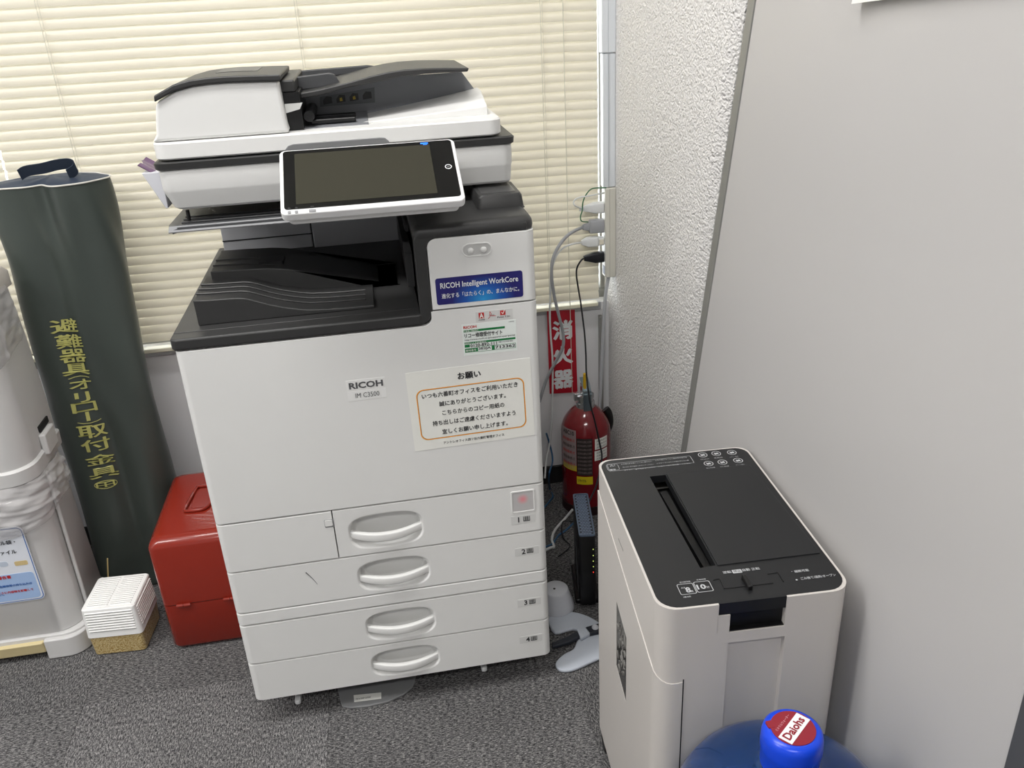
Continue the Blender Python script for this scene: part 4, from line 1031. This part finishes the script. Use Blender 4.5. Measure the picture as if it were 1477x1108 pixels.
for ch, px_, py_ in chars:
    th0, z0 = wrap(px_ + 8, py_)
    W_, H_ = .060, .031
    if ch in '︵︶': W_, H_ = .048, .006
    if ch == '|': W_, H_ = .007, .022
    if px_ == 105: W_, H_ = .007, .014
    if ch == 'J': W_, H_ = .022, .024
    if ch in 'オロ': W_, H_ = .050, .024
    if ch in '具金': H_ = .028
    def mf(a_, b_, th0=th0, z0=z0, W_=W_, H_=H_):
        da = (a_ - W_ / 2) / .085
        return gsurf(th0 + da, z0 + b_ - H_ / 2, -.0028)
    text(ch, (0, 0, 0), FX, FZ, W_, H_, yel, gb, mapf=mf, bold=(.012 if len(ch) and ch not in '︵︶|J' else 0.0))
th0, z0 = wrap(154, 698)
text('⊞', (0, 0, 0), FX, FZ, .036, .014, yel, gb, mapf=lambda a_, b_: gsurf(th0 + (a_ - .018) / .085, z0 + b_ - .007, -.0028))
obj('emblem_ring', tube([gsurf(th0 + .022 / .085 * math.cos(2 * PI * i / 24), z0 + .010 * math.sin(2 * PI * i / 24), -.0012) for i in range(24)], .0009, 5, k=0, closed=True), yel, gb)

# =================================================================== WASTE SORTING BIN
wbn = thing('recycling_bin', 'two-tier off-white recycling bin with pedals and plastic liners beside the green bag', 'bin', (-.56, .41, 0))
bw = mat('bin_white', (204, 203, 202), .38, var=.02)
bX0, bX1, bY0, bY1 = -.80, -.412, .318, .515
def bplan(ins=0, r=.055): return rrect((bX0 + bX1) / 2, (bY0 + bY1) / 2, (bX1 - bX0) / 2 - ins, (bY1 - bY0) / 2 - ins, [r, .02, .02, r], 8)
def bl_(lv, r=.055): return loft(B(), [[(x_, y_, z_) for x_, y_ in bplan(i_, r)] for z_, i_ in lv])
obj('lower_body', bl_([(.055, .004), (.06, .001), (.40, .006), (.43, .006)]), bw, wbn, smooth=True, angle=35)
obj('tier_lip', bl_([(.430, .003), (.433, -.003), (.462, -.004), (.466, .0)]), bw, wbn, smooth=True, angle=30)
obj('upper_body', bl_([(.466, .002), (.50, .0), (.70, .002), (.80, .006)]), bw, wbn, smooth=True, angle=35)
obj('top_rim', bl_([(.800, .004), (.803, -.001), (.832, -.001), (.842, .006), (.846, .02)]), mat('bin_rim', (196, 190, 182), .4), wbn, smooth=True, angle=35)
ft = rrect(-.56, .40, .165, .105, [.055, .02, .02, .02], 8)
ped = at(68, 935, 2, .03)
bm = prism([(-.80, .302), (-.482, .302), (-.482, .328), (-.80, .328)], .045, .06)
obj('foot_skirt', prism_holes(rrect((-.80 - .402) / 2, .40, .199, .105, [.05, .02, .02, .02], 8) , [], .002, .058) if False else loft(B(), [[(x_, y_, z_) for x_, y_ in rrect(-.6025, .412, .2005, .100, [.05, .02, .02, .02], 8)] for z_ in (.046, .058)]), bw, wbn, smooth=True, angle=35, bevel=.002)
fx = at(72, 950, 2, 0)
obj('foot', loft(B(), [[(x_, y_, z_) for x_, y_ in rrect((fx.x - .402) / 2, .385, (-.402 - fx.x) / 2, .083, [.045, .02, .01, .004], 8)] for z_ in (.001, .052)]), bw, wbn, smooth=True, angle=35, bevel=.003)
pdm = mat('pedal_beige', (214, 198, 152), .4, var=.02)
pdl = obj('pedal', loft(B(), [[(x_, y_, z_) for x_, y_ in rrect(-.62, .325 - o_, .130, .022, .006, 4)] for z_, o_ in ((.018, -.004), (.040, .0), (.048, .002))]), pdm, wbn, smooth=True, angle=35, bevel=.002)
for o_ in (-.006, .006):
    obj('pedal_groove', tube([(-.74, .325 + o_, .0485), (-.50, .325 + o_, .0485)], .001, 6, k=0), mat('groove_tan', (176, 160, 116), .5), pdl)
obj('side_trim', tube([(-.411, .395, .42), (-.410, .385, .25), (-.4085, .375, .062)], .004, 8), bw, wbn, smooth=True)
lq = at(66, 625, 0, -.408)
lt_ = obj('latch', box(-.413, -.399, lq.y - .030, lq.y + .030, .452, .500), bw, wbn, bevel=.004)
obj('latch_slot', box(-.4135, -.4085, lq.y - .02, lq.y + .034, .502, .515), gap, wbn)
lin_m = bpy.data.materials.new('liner_film'); lin_m.use_nodes = True; b = lin_m.node_tree.nodes['Principled BSDF']
b.inputs['Base Color'].default_value = lin((222, 220, 220)); b.inputs['Roughness'].default_value = .22; b.inputs['Alpha'].default_value = .3; b.inputs['Coat Weight'].default_value = .5
def liner(z0, z1, bulge, name_label, seed, amp=1):
    rn = random.Random(seed); ph = [rn.uniform(0, 6) for _ in range(6)]
    def lf(u, v):
        # follows the front from far left round the corner on to the side
        s_ = u * (.385 + .12); 
        r_ = .055
        if s_ < .33: x_, y_, nx, ny = bX0 + s_, bY0, 0, -1
        elif s_ < .33 + r_ * PI / 2:
            a = (s_ - .33) / r_; x_ = bX0 + .33 + r_ * math.sin(a); y_ = bY0 + r_ - r_ * math.cos(a); nx, ny = math.sin(a), -math.cos(a)
        else: x_ = bX1 + .0; y_ = bY0 + r_ + (s_ - .33 - r_ * PI / 2); nx, ny = 1, 0
        o_ = .004 + bulge * (math.sin(PI * min(1, v * 1.0)) ** .7) * (1 - .2 * u)
        o_ += amp * .0020 * math.sin(30 * u + 14 * v + ph[0]) + amp * .0011 * math.sin(52 * u - 21 * v + ph[1]) + amp * .0011 * math.sin(33 * v + 27 * u + ph[2]) + amp * .0007 * math.sin(58 * v + 26 * u + 3 * math.sin(9 * u) + ph[3])
        o_ = max(o_, .0015)
        z_ = z0 + (z1 - z0) * v + .010 * math.sin(11 * u + ph[4]) * (1 - v) + .03 * u * (1 - v)
        return (x_ + nx * o_, y_ + ny * o_, z_)
    o = obj('plastic_liner', sheet(lf, 130, 40, .0004), lin_m, smooth=True)
    tag(o, name_label, 'bin liner')
liner(.655, .815, .008, 'grey translucent plastic liner hanging over the top rim of the bin', 3, .45)
liner(.305, .432, .016, 'crinkled clear plastic liner bulging below the middle lip of the bin', 5)
# sorting sticker, its right end in view
sy = bY0 - .0010
sA = at(66, 862, 1, sy); sT = at(30, 764, 1, sy)
stm = mat('bin_sticker', (222, 226, 234), .35, var=0); sbl = mat('bin_sticker_blue', (160, 186, 224), .4, var=0); lnb = mat('bin_sticker_line', (56, 100, 170), .4, var=0)
zt_, zb_ = at(10, 762, 1, sy).z, at(30, 868, 1, sy).z
xr_ = at(66, 862, 1, sy).x - .0; 
s5 = obj('sorting_sticker', prism(rrect((xr_ - .76) / 2, (zt_ + zb_) / 2, (xr_ + .76) / 2 * 1.0, (zt_ - zb_) / 2, .012, 5), sy, sy + .0035, 1), stm, wbn)
A1 = rrect((xr_ - .76) / 2, (zt_ + zb_) / 2, (xr_ + .76) / 2 - .0015, (zt_ - zb_) / 2 - .0015, .011, 5); A2 = rrect((xr_ - .76) / 2, (zt_ + zb_) / 2, (xr_ + .76) / 2 - .0032, (zt_ - zb_) / 2 - .0032, .0095, 5)
bm = B(); a1 = [bm.verts.new((x_, sy - .0003, z_)) for x_, z_ in A1]; a2 = [bm.verts.new((x_, sy - .0003, z_)) for x_, z_ in A2]
for i in range(len(A1)): bm.faces.new((a1[i], a1[(i + 1) % len(A1)], a2[(i + 1) % len(A1)], a2[i]))
obj('sticker_line', bm, lnb, s5, recalc=False)
zm = at(40, 824, 1, sy).z
obj('blue_field', prism(rrect((xr_ - .76) / 2, (zm + zb_) / 2 + .002, (xr_ + .76) / 2 - .007, (zm - zb_) / 2 - .004, .008, 5), sy - .0005, sy, 1), sbl, s5)
def btext(s, px_, py_, ht, m, bold=0):
    q = at(px_, py_, 1, sy)   # right lower corner of the words
    me_w = ht * len(s) * 1.06
    return text(s, (q.x - me_w, sy - .0007, q.z), FX, FZ, me_w, ht, m, s5, bold=bold)
btext('発泡スチロール・ビニール袋・', 23, 784, .0105, ink, .015); btext('プラスチック・クリアファイル', 25, 798, .0105, ink, .015)
btext('危険物注意警告書', 17, 834, .0085, redink, .02)
btext('危険物・危険物等の持ち込みは', 47, 842, .0062, lnb, .02); btext('必ず中身が分かるように内容物を記載して', 49, 851, .0062, redink, .02); btext('ください。', 7, 859, .0062, lnb, .02)
q = at(32, 812, 1, sy); obj('picture', prism(rrect(q.x - .002, q.z, .013, .0055, .003, 3), sy - .0005, sy, 1), mat('print_tan', (206, 184, 134), .5), s5)
q = at(5, 814, 1, sy); obj('picture', prism(rrect(q.x, q.z, .009, .006, .005, 3), sy - .0005, sy, 1), mat('print_pale', (188, 198, 212), .5), s5)

# =================================================================== FIRE CORNER
sg = thing('fire_sign', 'red vertical sign with white fire extinguisher lettering on the wall panel', 'sign', (.792, WY, .29))
sc4 = [at(x_, y_, 1, WY - .0075) for x_, y_ in ((789, 449), (829, 447), (833, 566), (793, 568))]
obj('sign_board', plate(sc4, (0, 1, 0), .0015), mat('sign_red', (178, 26, 44), .4, var=0), sg)
for ch, px_, py_ in (('消', 811.5, 476), ('火', 812, 512), ('器', 812.5, 547)):
    q = at(px_, py_, 1, WY - .008)
    text(ch, (q.x - .028, WY - .0080, q.z - .028), FX, FZ, .056, .056, whiteink, sg, bold=.03)
ec = (.822, .632, 0)
ex = thing('fire_extinguisher', 'dark red fire extinguisher with printed labels below the fire sign', 'fire extinguisher', ec)
exr = mat('extinguisher_red', (116, 14, 24), .18, var=.02, coat=.6)
R_ = .066
obj('cylinder', lathe([(.055, .010), (R_ - .002, .014), (R_, .022), (R_, .228), (R_ - .002, .245), (R_ - .008, .262), (R_ - .018, .278), (R_ - .030, .291), (.024, .300), (.018, .303)], ec, 56), exr, ex, smooth=True, angle=60)
obj('base_ring', lathe([(R_ + .002, .001), (R_ + .002, .026), (R_ - .004, .028)], ec, 48), mat('ring_dark', (40, 16, 18), .5), ex, smooth=True)
obj('neck_collar', lathe([(.022, .298), (.025, .300), (.025, .312), (.020, .314), (.020, .322), (.023, .324), (.023, .333), (.014, .336)], ec, 32), chrome, ex, smooth=True, angle=30)
vb = obj('valve_body', bx(box(ec[0] - .010, ec[0] + .010, ec[1] - .012, ec[1] + .014, .334, .362), ec[0] - .030, ec[0] - .008, ec[1] - .006, ec[1] + .008, .318, .340), chrome, ex, bevel=.002)
lev = [(ec[0] - .009, ec[1] - .05), (ec[0] + .009, ec[1] - .05), (ec[0] + .010, ec[1] + .02), (ec[0] - .010, ec[1] + .02)]
obj('carry_lever', loft(B(), [[(ec[0] + sx * .0105, ec[1] - .016 - .012 * k, z_) for sx, k in ((-1, 0), (1, 0), (1, 1), (-1, 1))] for z_ in (.296, .335, .352)]), mat('steel_blue', (120, 134, 142), .3, .8), ex, bevel=.001)
obj('squeeze_lever', loft(B(), [[(ec[0] + sx * .011, ec[1] + yo, z_) for sx in (-1, 1)] + [(ec[0] + sx * .011, ec[1] + yo + .004, z_ + .003) for sx in (1, -1)] for yo, z_ in ((-.03, .345), (-.01, .365), (.01, .374))]), mat('steel_blue', (120, 134, 142), .3, .8), ex, bevel=.0008)
yt = obj('safety_pin', tube([(ec[0] - .004, ec[1] - .014, .355), (ec[0] - .0045, ec[1] - .016, .38), (ec[0] - .004, ec[1] - .018, .400)], .0045, 8), mat('pin_yellow', (214, 172, 40), .4), ex, smooth=True)
obj('nozzle_hose', tube([(ec[0] + .058, ec[1] + .015, .275), (ec[0] + .066, ec[1] + .012, .262), (ec[0] + .068, ec[1] + .010, .235), (ec[0] + .062, ec[1] + .012, .212)], .011, 12), black, ex, smooth=True)
def curved(px0, px1, py0, py1, m, name, rr=R_ + .0008, parent=ex, nu=14):
    """a label lying on the cylinder, from photographed corners"""
    def th_of(px_, z_):
        best = None
        for k in range(-170, -10):
            t_ = math.radians(k); p_ = Vector((ec[0] + rr * math.cos(t_), ec[1] + rr * math.sin(t_), z_)); c_ = MC.transposed() @ (p_ - CAM)
            e_ = abs(738.5 + FPX * c_.x / -c_.z - px_)
            if best is None or e_ < best[0]: best = (e_, t_)
        return best[1]
    ym = ec[1] - R_
    z1, z0 = at((px0 + px1) / 2, py0, 1, ym).z, at((px0 + px1) / 2, py1, 1, ym).z
    ta, tb2 = th_of(px0, (z0 + z1) / 2), th_of(px1, (z0 + z1) / 2)
    o = obj(name, sheet(lambda u, v: (ec[0] + rr * math.cos(ta + (tb2 - ta) * u), ec[1] + rr * math.sin(ta + (tb2 - ta) * u), z0 + (z1 - z0) * v), nu, 1, .0004), m, parent, smooth=True, angle=60)
    return o, (ta, tb2, z0, z1, rr)
def ctext(s, info, f, m, parent, bold=0):
    ta, tb2, z0, z1, rr = info; u0, u1, v0, v1 = f
    wd = (tb2 - ta) * (u1 - u0) * rr; ht = (z1 - z0) * (v1 - v0)
    return text(s, (0, 0, 0), FX, FZ, wd, ht, m, parent, bold=bold, mapf=lambda a_, b_: Vector((ec[0] + (rr + .0006) * math.cos(ta + (tb2 - ta) * u0 + a_ / rr), ec[1] + (rr + .0006) * math.sin(ta + (tb2 - ta) * u0 + a_ / rr), z0 + (z1 - z0) * v0 + b_)))
lgm = mat('label_silver', (150, 134, 134), .4); ldm = mat('label_black', (52, 46, 44), .4); lym = mat('label_yellow', (214, 192, 30), .4)
o, inf = curved(810.5, 831, 626, 684, lgm, 'label_left'); 
ctext('ABC10', inf, (.15, .9, .86, .97), ink, o, .03)
for k in range(5): ctext('粉末消火器の使い方', inf, (.1, .92, .70 - .15 * k, .78 - .15 * k), ink if k % 2 else redink, o, .01)
o, inf = curved(832, 855, 634, 687, ldm, 'label_right')
for k in range(9): ctext('加圧式粉末消火器取扱上の注意事項', inf, (.06, .94, .89 - .105 * k, .95 - .105 * k), lgm, o)
o, inf = curved(813, 831.5, 677, 685, lym, 'label_strip'); o, inf = curved(832, 855, 689, 700, lym, 'label_strip'); ctext('リサイクル', inf, (.08, .6, .3, .7), ink, o, .02)
for y0_, y1_ in ((633, 648), (650, 664)):
    o, inf = curved(858, 875.5, y0_, y1_, paper, 'date_label')
    for k in range(3): ctext('点検年月日', inf, (.1, .9, .70 - .3 * k, .88 - .3 * k), greyink, o)

# =================================================================== POWER STRIP, CONDUIT, CABLES
def block_from(px0, px1, py0, py1, x0, x1, yb_):
    z1, z0 = at(px0, py0, 1, yb_).z, at(px0, py1, 1, yb_).z
    return x0, x1, z0, z1
cdm = mat('conduit_white', (212, 216, 220), .4, var=0)
SYF = .690
ps = thing('power_strip', 'long off-white power strip fixed upright on the column edge with four plugs', 'power strip', (.905, .70, .62))
za, zb2 = at(875, 272, 1, SYF).z, at(875, 401, 1, SYF).z
psm = mat('strip_cream', (208, 206, 196), .4, var=0)
stb = obj('strip_body', box(.8945, CX, SYF, SYF + .036, zb2, za), psm, ps, bevel=.003)
obj('strip_groove', box(.9055, .9062, SYF - .0004, SYF + .001, zb2 + .002, za - .002), mat('groove_grey', (160, 158, 150), .6), stb)
obj('hook_tab', prism(rrect(.912, za + .006, .004, .008, .004, 4), SYF + .012, SYF + .014, 1), psm, ps)
z_ = at(866, 392, 1, SYF).z; obj('rating_mark', box(.8941, .8947, SYF + .006, SYF + .026, z_ - .011, z_ + .011), mat('mark_blue', (70, 84, 110), .5), stb)
cn = thing('cable_conduit', 'slim pale grey cable duct running up the column edge above the power strip', 'duct', (.905, .71, .86))
zj = at(870, 77, 1, SYF + .01).z
obj('duct_lower', box(.892, CX, SYF + .006, SYF + .034, za + .001, zj - .0008), cdm, cn, bevel=.002)
obj('duct_upper', box(.890, CX, SYF + .004, SYF + .036, zj + .0008, 2.4), cdm, cn, bevel=.002)
obj('duct_ridge', box(.9035, .9045, SYF + .0035, SYF + .006, za + .002, 2.39), mat('duct_grey', (184, 190, 196), .4), cn)
XS = .894
def plug(cy, mat_, name, label, w2=.013, body=((.0, 1), (.022, 1), (.034, .75), (.05, .45)), px=None):
    z_ = at(862, cy, 1, SYF + .015).z; yc = SYF + .016
    t = thing(name, label, 'plug', (XS - .02, yc, z_))
    rg = []
    for dx, k in body: rg.append([(XS - .0015 - dx, yc + y_, z_ + q_) for y_, q_ in rrect(0, 0, .011 * k, w2 * k, .004 * k, 3)])
    obj('plug_body', loft(B(), rg), mat_, t, smooth=True, angle=40)
    return t, Vector((XS - .0015 - body[-1][0], yc, z_))
bk = mat('plug_black', (22, 24, 30), .4)
t1, e1 = plug(299.5, cable_w, 'plug', 'white plug with ribbed collar topmost on the power strip')
for k in range(4): obj('collar_rib', tube([(e1.x + .004 - .004 * k, e1.y, e1.z - .005), (e1.x + .004 - .004 * k, e1.y, e1.z + .005)], .002, 6, k=0), cable_w, t1)
t2, e2 = plug(326, cable_g, 'plug', 'thick grey plug second from the top of the power strip', .0165, ((.0, 1), (.034, 1), (.036, .6), (.052, .38)))
t3, e3 = plug(348, cable_w, 'plug', 'white plug with clear window third on the power strip', .013, ((.0, .8), (.014, .8), (.016, 1), (.040, .9), (.056, .4)))
obj('plug_window', box(XS - .014, XS - .003, SYF + .002, SYF + .006, e3.z - .006, e3.z + .006), mat('window_pale', (222, 216, 200), .2), t3)
t4, e4 = plug(371, bk, 'plug', 'black plug lowest on the power strip')
def cord(pts, r, m, name, label, k=8):
    o = obj(name, tube(pts, r, 8, k=k), m, smooth=True); return tag(o, label, 'cable')
CY = .688
def c_(x_, y_, d=CY): return at(x_, y_, 1, d)
cord([e1, c_(830, 297), c_(827.5, 291), c_(834, 285.5), c_(850, 282.5), Vector((XS, SYF + .012, c_(862, 281).z))], .0018, cable_w, 'power_cable', 'thin white lead looping from the topmost plug')
cord([Vector((XS + .004, SYF + .004, za + .001)), c_(855, 272), c_(846, 280), c_(841, 291), c_(840, 303), c_(837.5, 312), c_(839, 319), Vector((e2.x + .014, e2.y, e2.z + .012))], .0015, mat('cable_green', (54, 110, 74), .5), 'earth_wire', 'thin green earth wire curling from the power strip top to the grey plug')
cord([e2, c_(822, 337, .67), c_(808, 352, .66), c_(798, 372, .65), c_(795.5, 395, .65), c_(799, 425, .66), c_(806, 455, .67), c_(812, 480, .68), c_(812, 500, .68), c_(803, 519, .69), c_(788, 548, .70), c_(778, 580, .70)], .0042, cable_g, 'power_cable', 'thick grey power cable curving down behind the copier')
cord([e3, c_(826, 352, .67), c_(812, 358, .67), c_(801, 372, .67), c_(795, 395, .67), c_(794, 420, .68), c_(793, 450, .69), c_(794, 480, .70), c_(797, 520, .70), c_(797, 570, .70), c_(796, 610, .70), c_(793, 640, .70), c_(788, 665, .69), c_(786, 690, .66)], .0026, cable_w, 'power_cable', 'white cable hanging in front of the red fire sign')
cord([e4, c_(838, 376), c_(832.5, 386), c_(831.5, 397), c_(834, 415), c_(838, 440), c_(843, 480, .66), c_(845, 510, .62), c_(846, 540, .58), c_(851, 580, .545), c_(858, 608, .535), c_(865, 640, .53), c_(868, 662, .52), c_(860, 700, .48), c_(846, 735, .42), Vector((.765, .44, .012)), Vector((.775, .46, .004))], .0022, bk, 'power_cable', 'thin black cable hanging down in front of the fire extinguisher')
cord([Vector((.908, SYF + .018, zb2)), c_(873, 430, .705), c_(869, 500, .71), c_(866.5, 560, .71), c_(865, 610, .71), Vector((.90, .70, .03)), Vector((.89, .70, .004))], .0048, mat('cable_pale', (178, 180, 184), .5), 'power_cable', 'pale grey cable dropping from the power strip bottom along the column')
F = lambda x_, y_, z_=.004: at(x_, y_, 2, z_)
cord([F(826, 735, .03), F(815, 748), F(801, 764), F(796, 778), F(799, 789), F(790, 792), Vector((.57, .38, .004))], .0034, cable_w, 'network_cable', 'white cable curving on the carpet behind the black router')
cord([c_(788, 625, .70), c_(794, 645, .70), c_(797, 665, .68), c_(792, 685, .62), F(793, 705), F(797, 714), F(792, 724), Vector((.60, .50, .004))], .0024, cable_b, 'network_cable', 'thin blue cable looping beside the copier corner')
cord([F(830, 752), F(816, 765), F(806, 772), F(800, 780), F(794, 786), Vector((.585, .42, .004))], .0024, cable_b, 'network_cable', 'blue cable on the carpet running parallel to the white one')
cord([F(848, 744), F(830, 752, .008), F(812, 753, .012), F(812, 775), F(822, 788), Vector((.69, .40, .006))], .0016, bk, 'network_cable', 'thin black cable coiled on the carpet behind the router')
q = F(791, 745)
tag(obj('power_adapter', prism(rrect(.628, .37, .02, .045, .014, 5), .001, .028), mat('adapter_grey', (74, 75, 78), .5), bevel=.004), 'dark grey power adapter on the carpet beside the copier base', 'adapter')

# =================================================================== ROUTER
RA = at(836, 774, 2, .202); RB = at(858, 771, 2, .202); RC = at(826, 714, 2, .202); RD = at(848, 711, 2, .202)
rc = (RA + RB + RC + RD) / 4; ru = ((RB - RA) + (RD - RC)); rv = ((RC - RA) + (RD - RB)); ra = math.atan2(ru.y, ru.x)
rt = thing('wifi_router', 'black upright router with dotted grille top and green lamps by the shredder', 'router', (rc.x, rc.y, 0), math.atan2(rv.y, rv.x) - PI / 2, local=True)
rw, rdp = ru.length / 4, rv.length / 4
obj('case', loft(B(), [[(x_, y_, z_) for x_, y_ in rrect(0, 0, rw - i_, rdp - i_, .005, 4)] for z_, i_ in ((.012, .0), (.198, .0), (.2, .001))]), black, rt, smooth=True, angle=35)
obj('top_rim', prism_holes(rrect(0, 0, rw, rdp, .005, 4), [rrect(0, 0, rw - .003, rdp - .003, .004, 4)], .199, .203), mat('router_blue_grey', (92, 108, 130), .4), rt)
gl = obj('grille', prism(rrect(0, 0, rw - .003, rdp - .003, .004, 4), .199, .2012), mat('router_grille', (34, 40, 50), .45), rt)
holes = B()
for i in range(26):
    for j in range(4):
        x_ = -rw + .0065 + (j + (.5 if i % 2 else 0)) * (2 * rw - .011) / 4; y_ = -rdp + .008 + i * (2 * rdp - .016) / 25
        bx(holes, x_ - .0027, x_ + .0027, y_ - .0017, y_ + .0017, .2011, .2017)
o = obj('grille_cells', holes, mat('router_cells', (116, 132, 158), .4), gl); o['kind'] = 'stuff'
obj('base', prism(rrect(0, 0, rw + .010, rdp * .8, .006, 4), .001, .013), black, rt, bevel=.002)
obj('side_foot', loft(B(), [[(-rw - .002, -.05, .01), (-rw - .002, .06, .01), (-rw - .0001, .06, .01), (-rw - .0001, -.05, .01)], [(-rw - .002, -.0, .11), (-rw - .002, .03, .11), (-rw - .0001, .03, .11), (-rw - .0001, -.0, .11)]]), black, rt)
ledg = mat('led_green', (190, 215, 110), .4, emit=1.2); ledr = mat('led_red', (255, 60, 40), .4, emit=1.4)
for py_ in (792, 801, 809, 817, 825):
    z_ = at(856, py_, 1, rc.y - rdp).z
    obj('indicator', box(rw - .0062, rw - .0044, -rdp - .0006, -rdp + .0005, z_ - .0009, z_ + .0009), ledr if py_ == 825 else ledg, rt)

# dome gadget and clamp plate
dm = thing('white_puck', 'round tapered pale grey device standing on the carpet behind the clamp plate', 'device', (.644, .216, 0))
dmm = mat('puck_white', (200, 202, 208), .45, var=0)
q0 = at(793, 882, 2, .005); 
obj('shell', lathe([(.040, .002), (.042, .006), (.039, .022), (.030, .050), (.0285, .056), (.026, .0585), (.001, .059)], (.644, .216, 0), 48), dmm, dm, smooth=True, angle=50)
obj('port', lathe([(.0028, .0592), (.0028, .0600)], (.640, .212, 0), 10), black, dm)
cm = thing('clamp_plate', 'pale grey curved floor bracket with a black strap in front of the device', 'bracket', (.67, .08, 0))
cp1 = [(790, 895), (797, 886), (815, 883), (835, 885), (855, 893), (869, 904), (877, 922), (877, 943), (850, 957), (826, 967), (810, 968), (802, 962), (803, 954), (814, 944), (827, 937), (832, 926), (838, 915), (826, 908), (800, 914)]
v = [at(a_, b_, 2, .006) for a_, b_ in cp1]
c3 = sum(v, Vector()) / len(v)
bm = B(); P2 = smooth_path(v + [v[0]], 3)[:-1]
def shrink(p_, k, z): return Vector((c3.x + (p_.x - c3.x) * k, c3.y + (p_.y - c3.y) * k, z))
loft(bm, [[Vector((p_.x, p_.y, .0005)) for p_ in P2], [Vector((p_.x, p_.y, .009)) for p_ in P2]])
obj('bracket_body', bm, mat('bracket_grey', (186, 192, 202), .35, var=0), cm, bevel=.0035, seg=3)
st = [at(a_, b_, 2, .016) for a_, b_ in ((796, 927), (818, 918), (836, 908), (838, 917), (822, 926), (797, 933))]
obj('strap', plate(st, (0, 0, -1), .008), mat('strap_black', (36, 40, 48), .5), cm, bevel=.0015)
st = [at(a_, b_, 2, .018) for a_, b_ in ((843, 905), (866, 898), (872, 900), (873, 909), (850, 914))]
sb_ = obj('strap_buckle', plate(st, (0, 0, -1), .009), mat('strap_black', (36, 40, 48), .5), cm, bevel=.0015)
q = at(858.5, 904.5, 2, .02); obj('buckle_knob', lathe([(.0075, -.004), (.0075, .002), (.005, .005), (.001, .0055)], (q.x, q.y, .018), 20), dmm, sb_, smooth=True, angle=50)
st = [at(a_, b_, 2, .018) for a_, b_ in ((832, 908), (845, 903), (852, 913), (838, 921))]
obj('strap_loop', plate(st, (0, 0, -1), .008), mat('bracket_grey', (186, 192, 202), .35), cm, bevel=.0015)
bpy.context.view_layer.update()
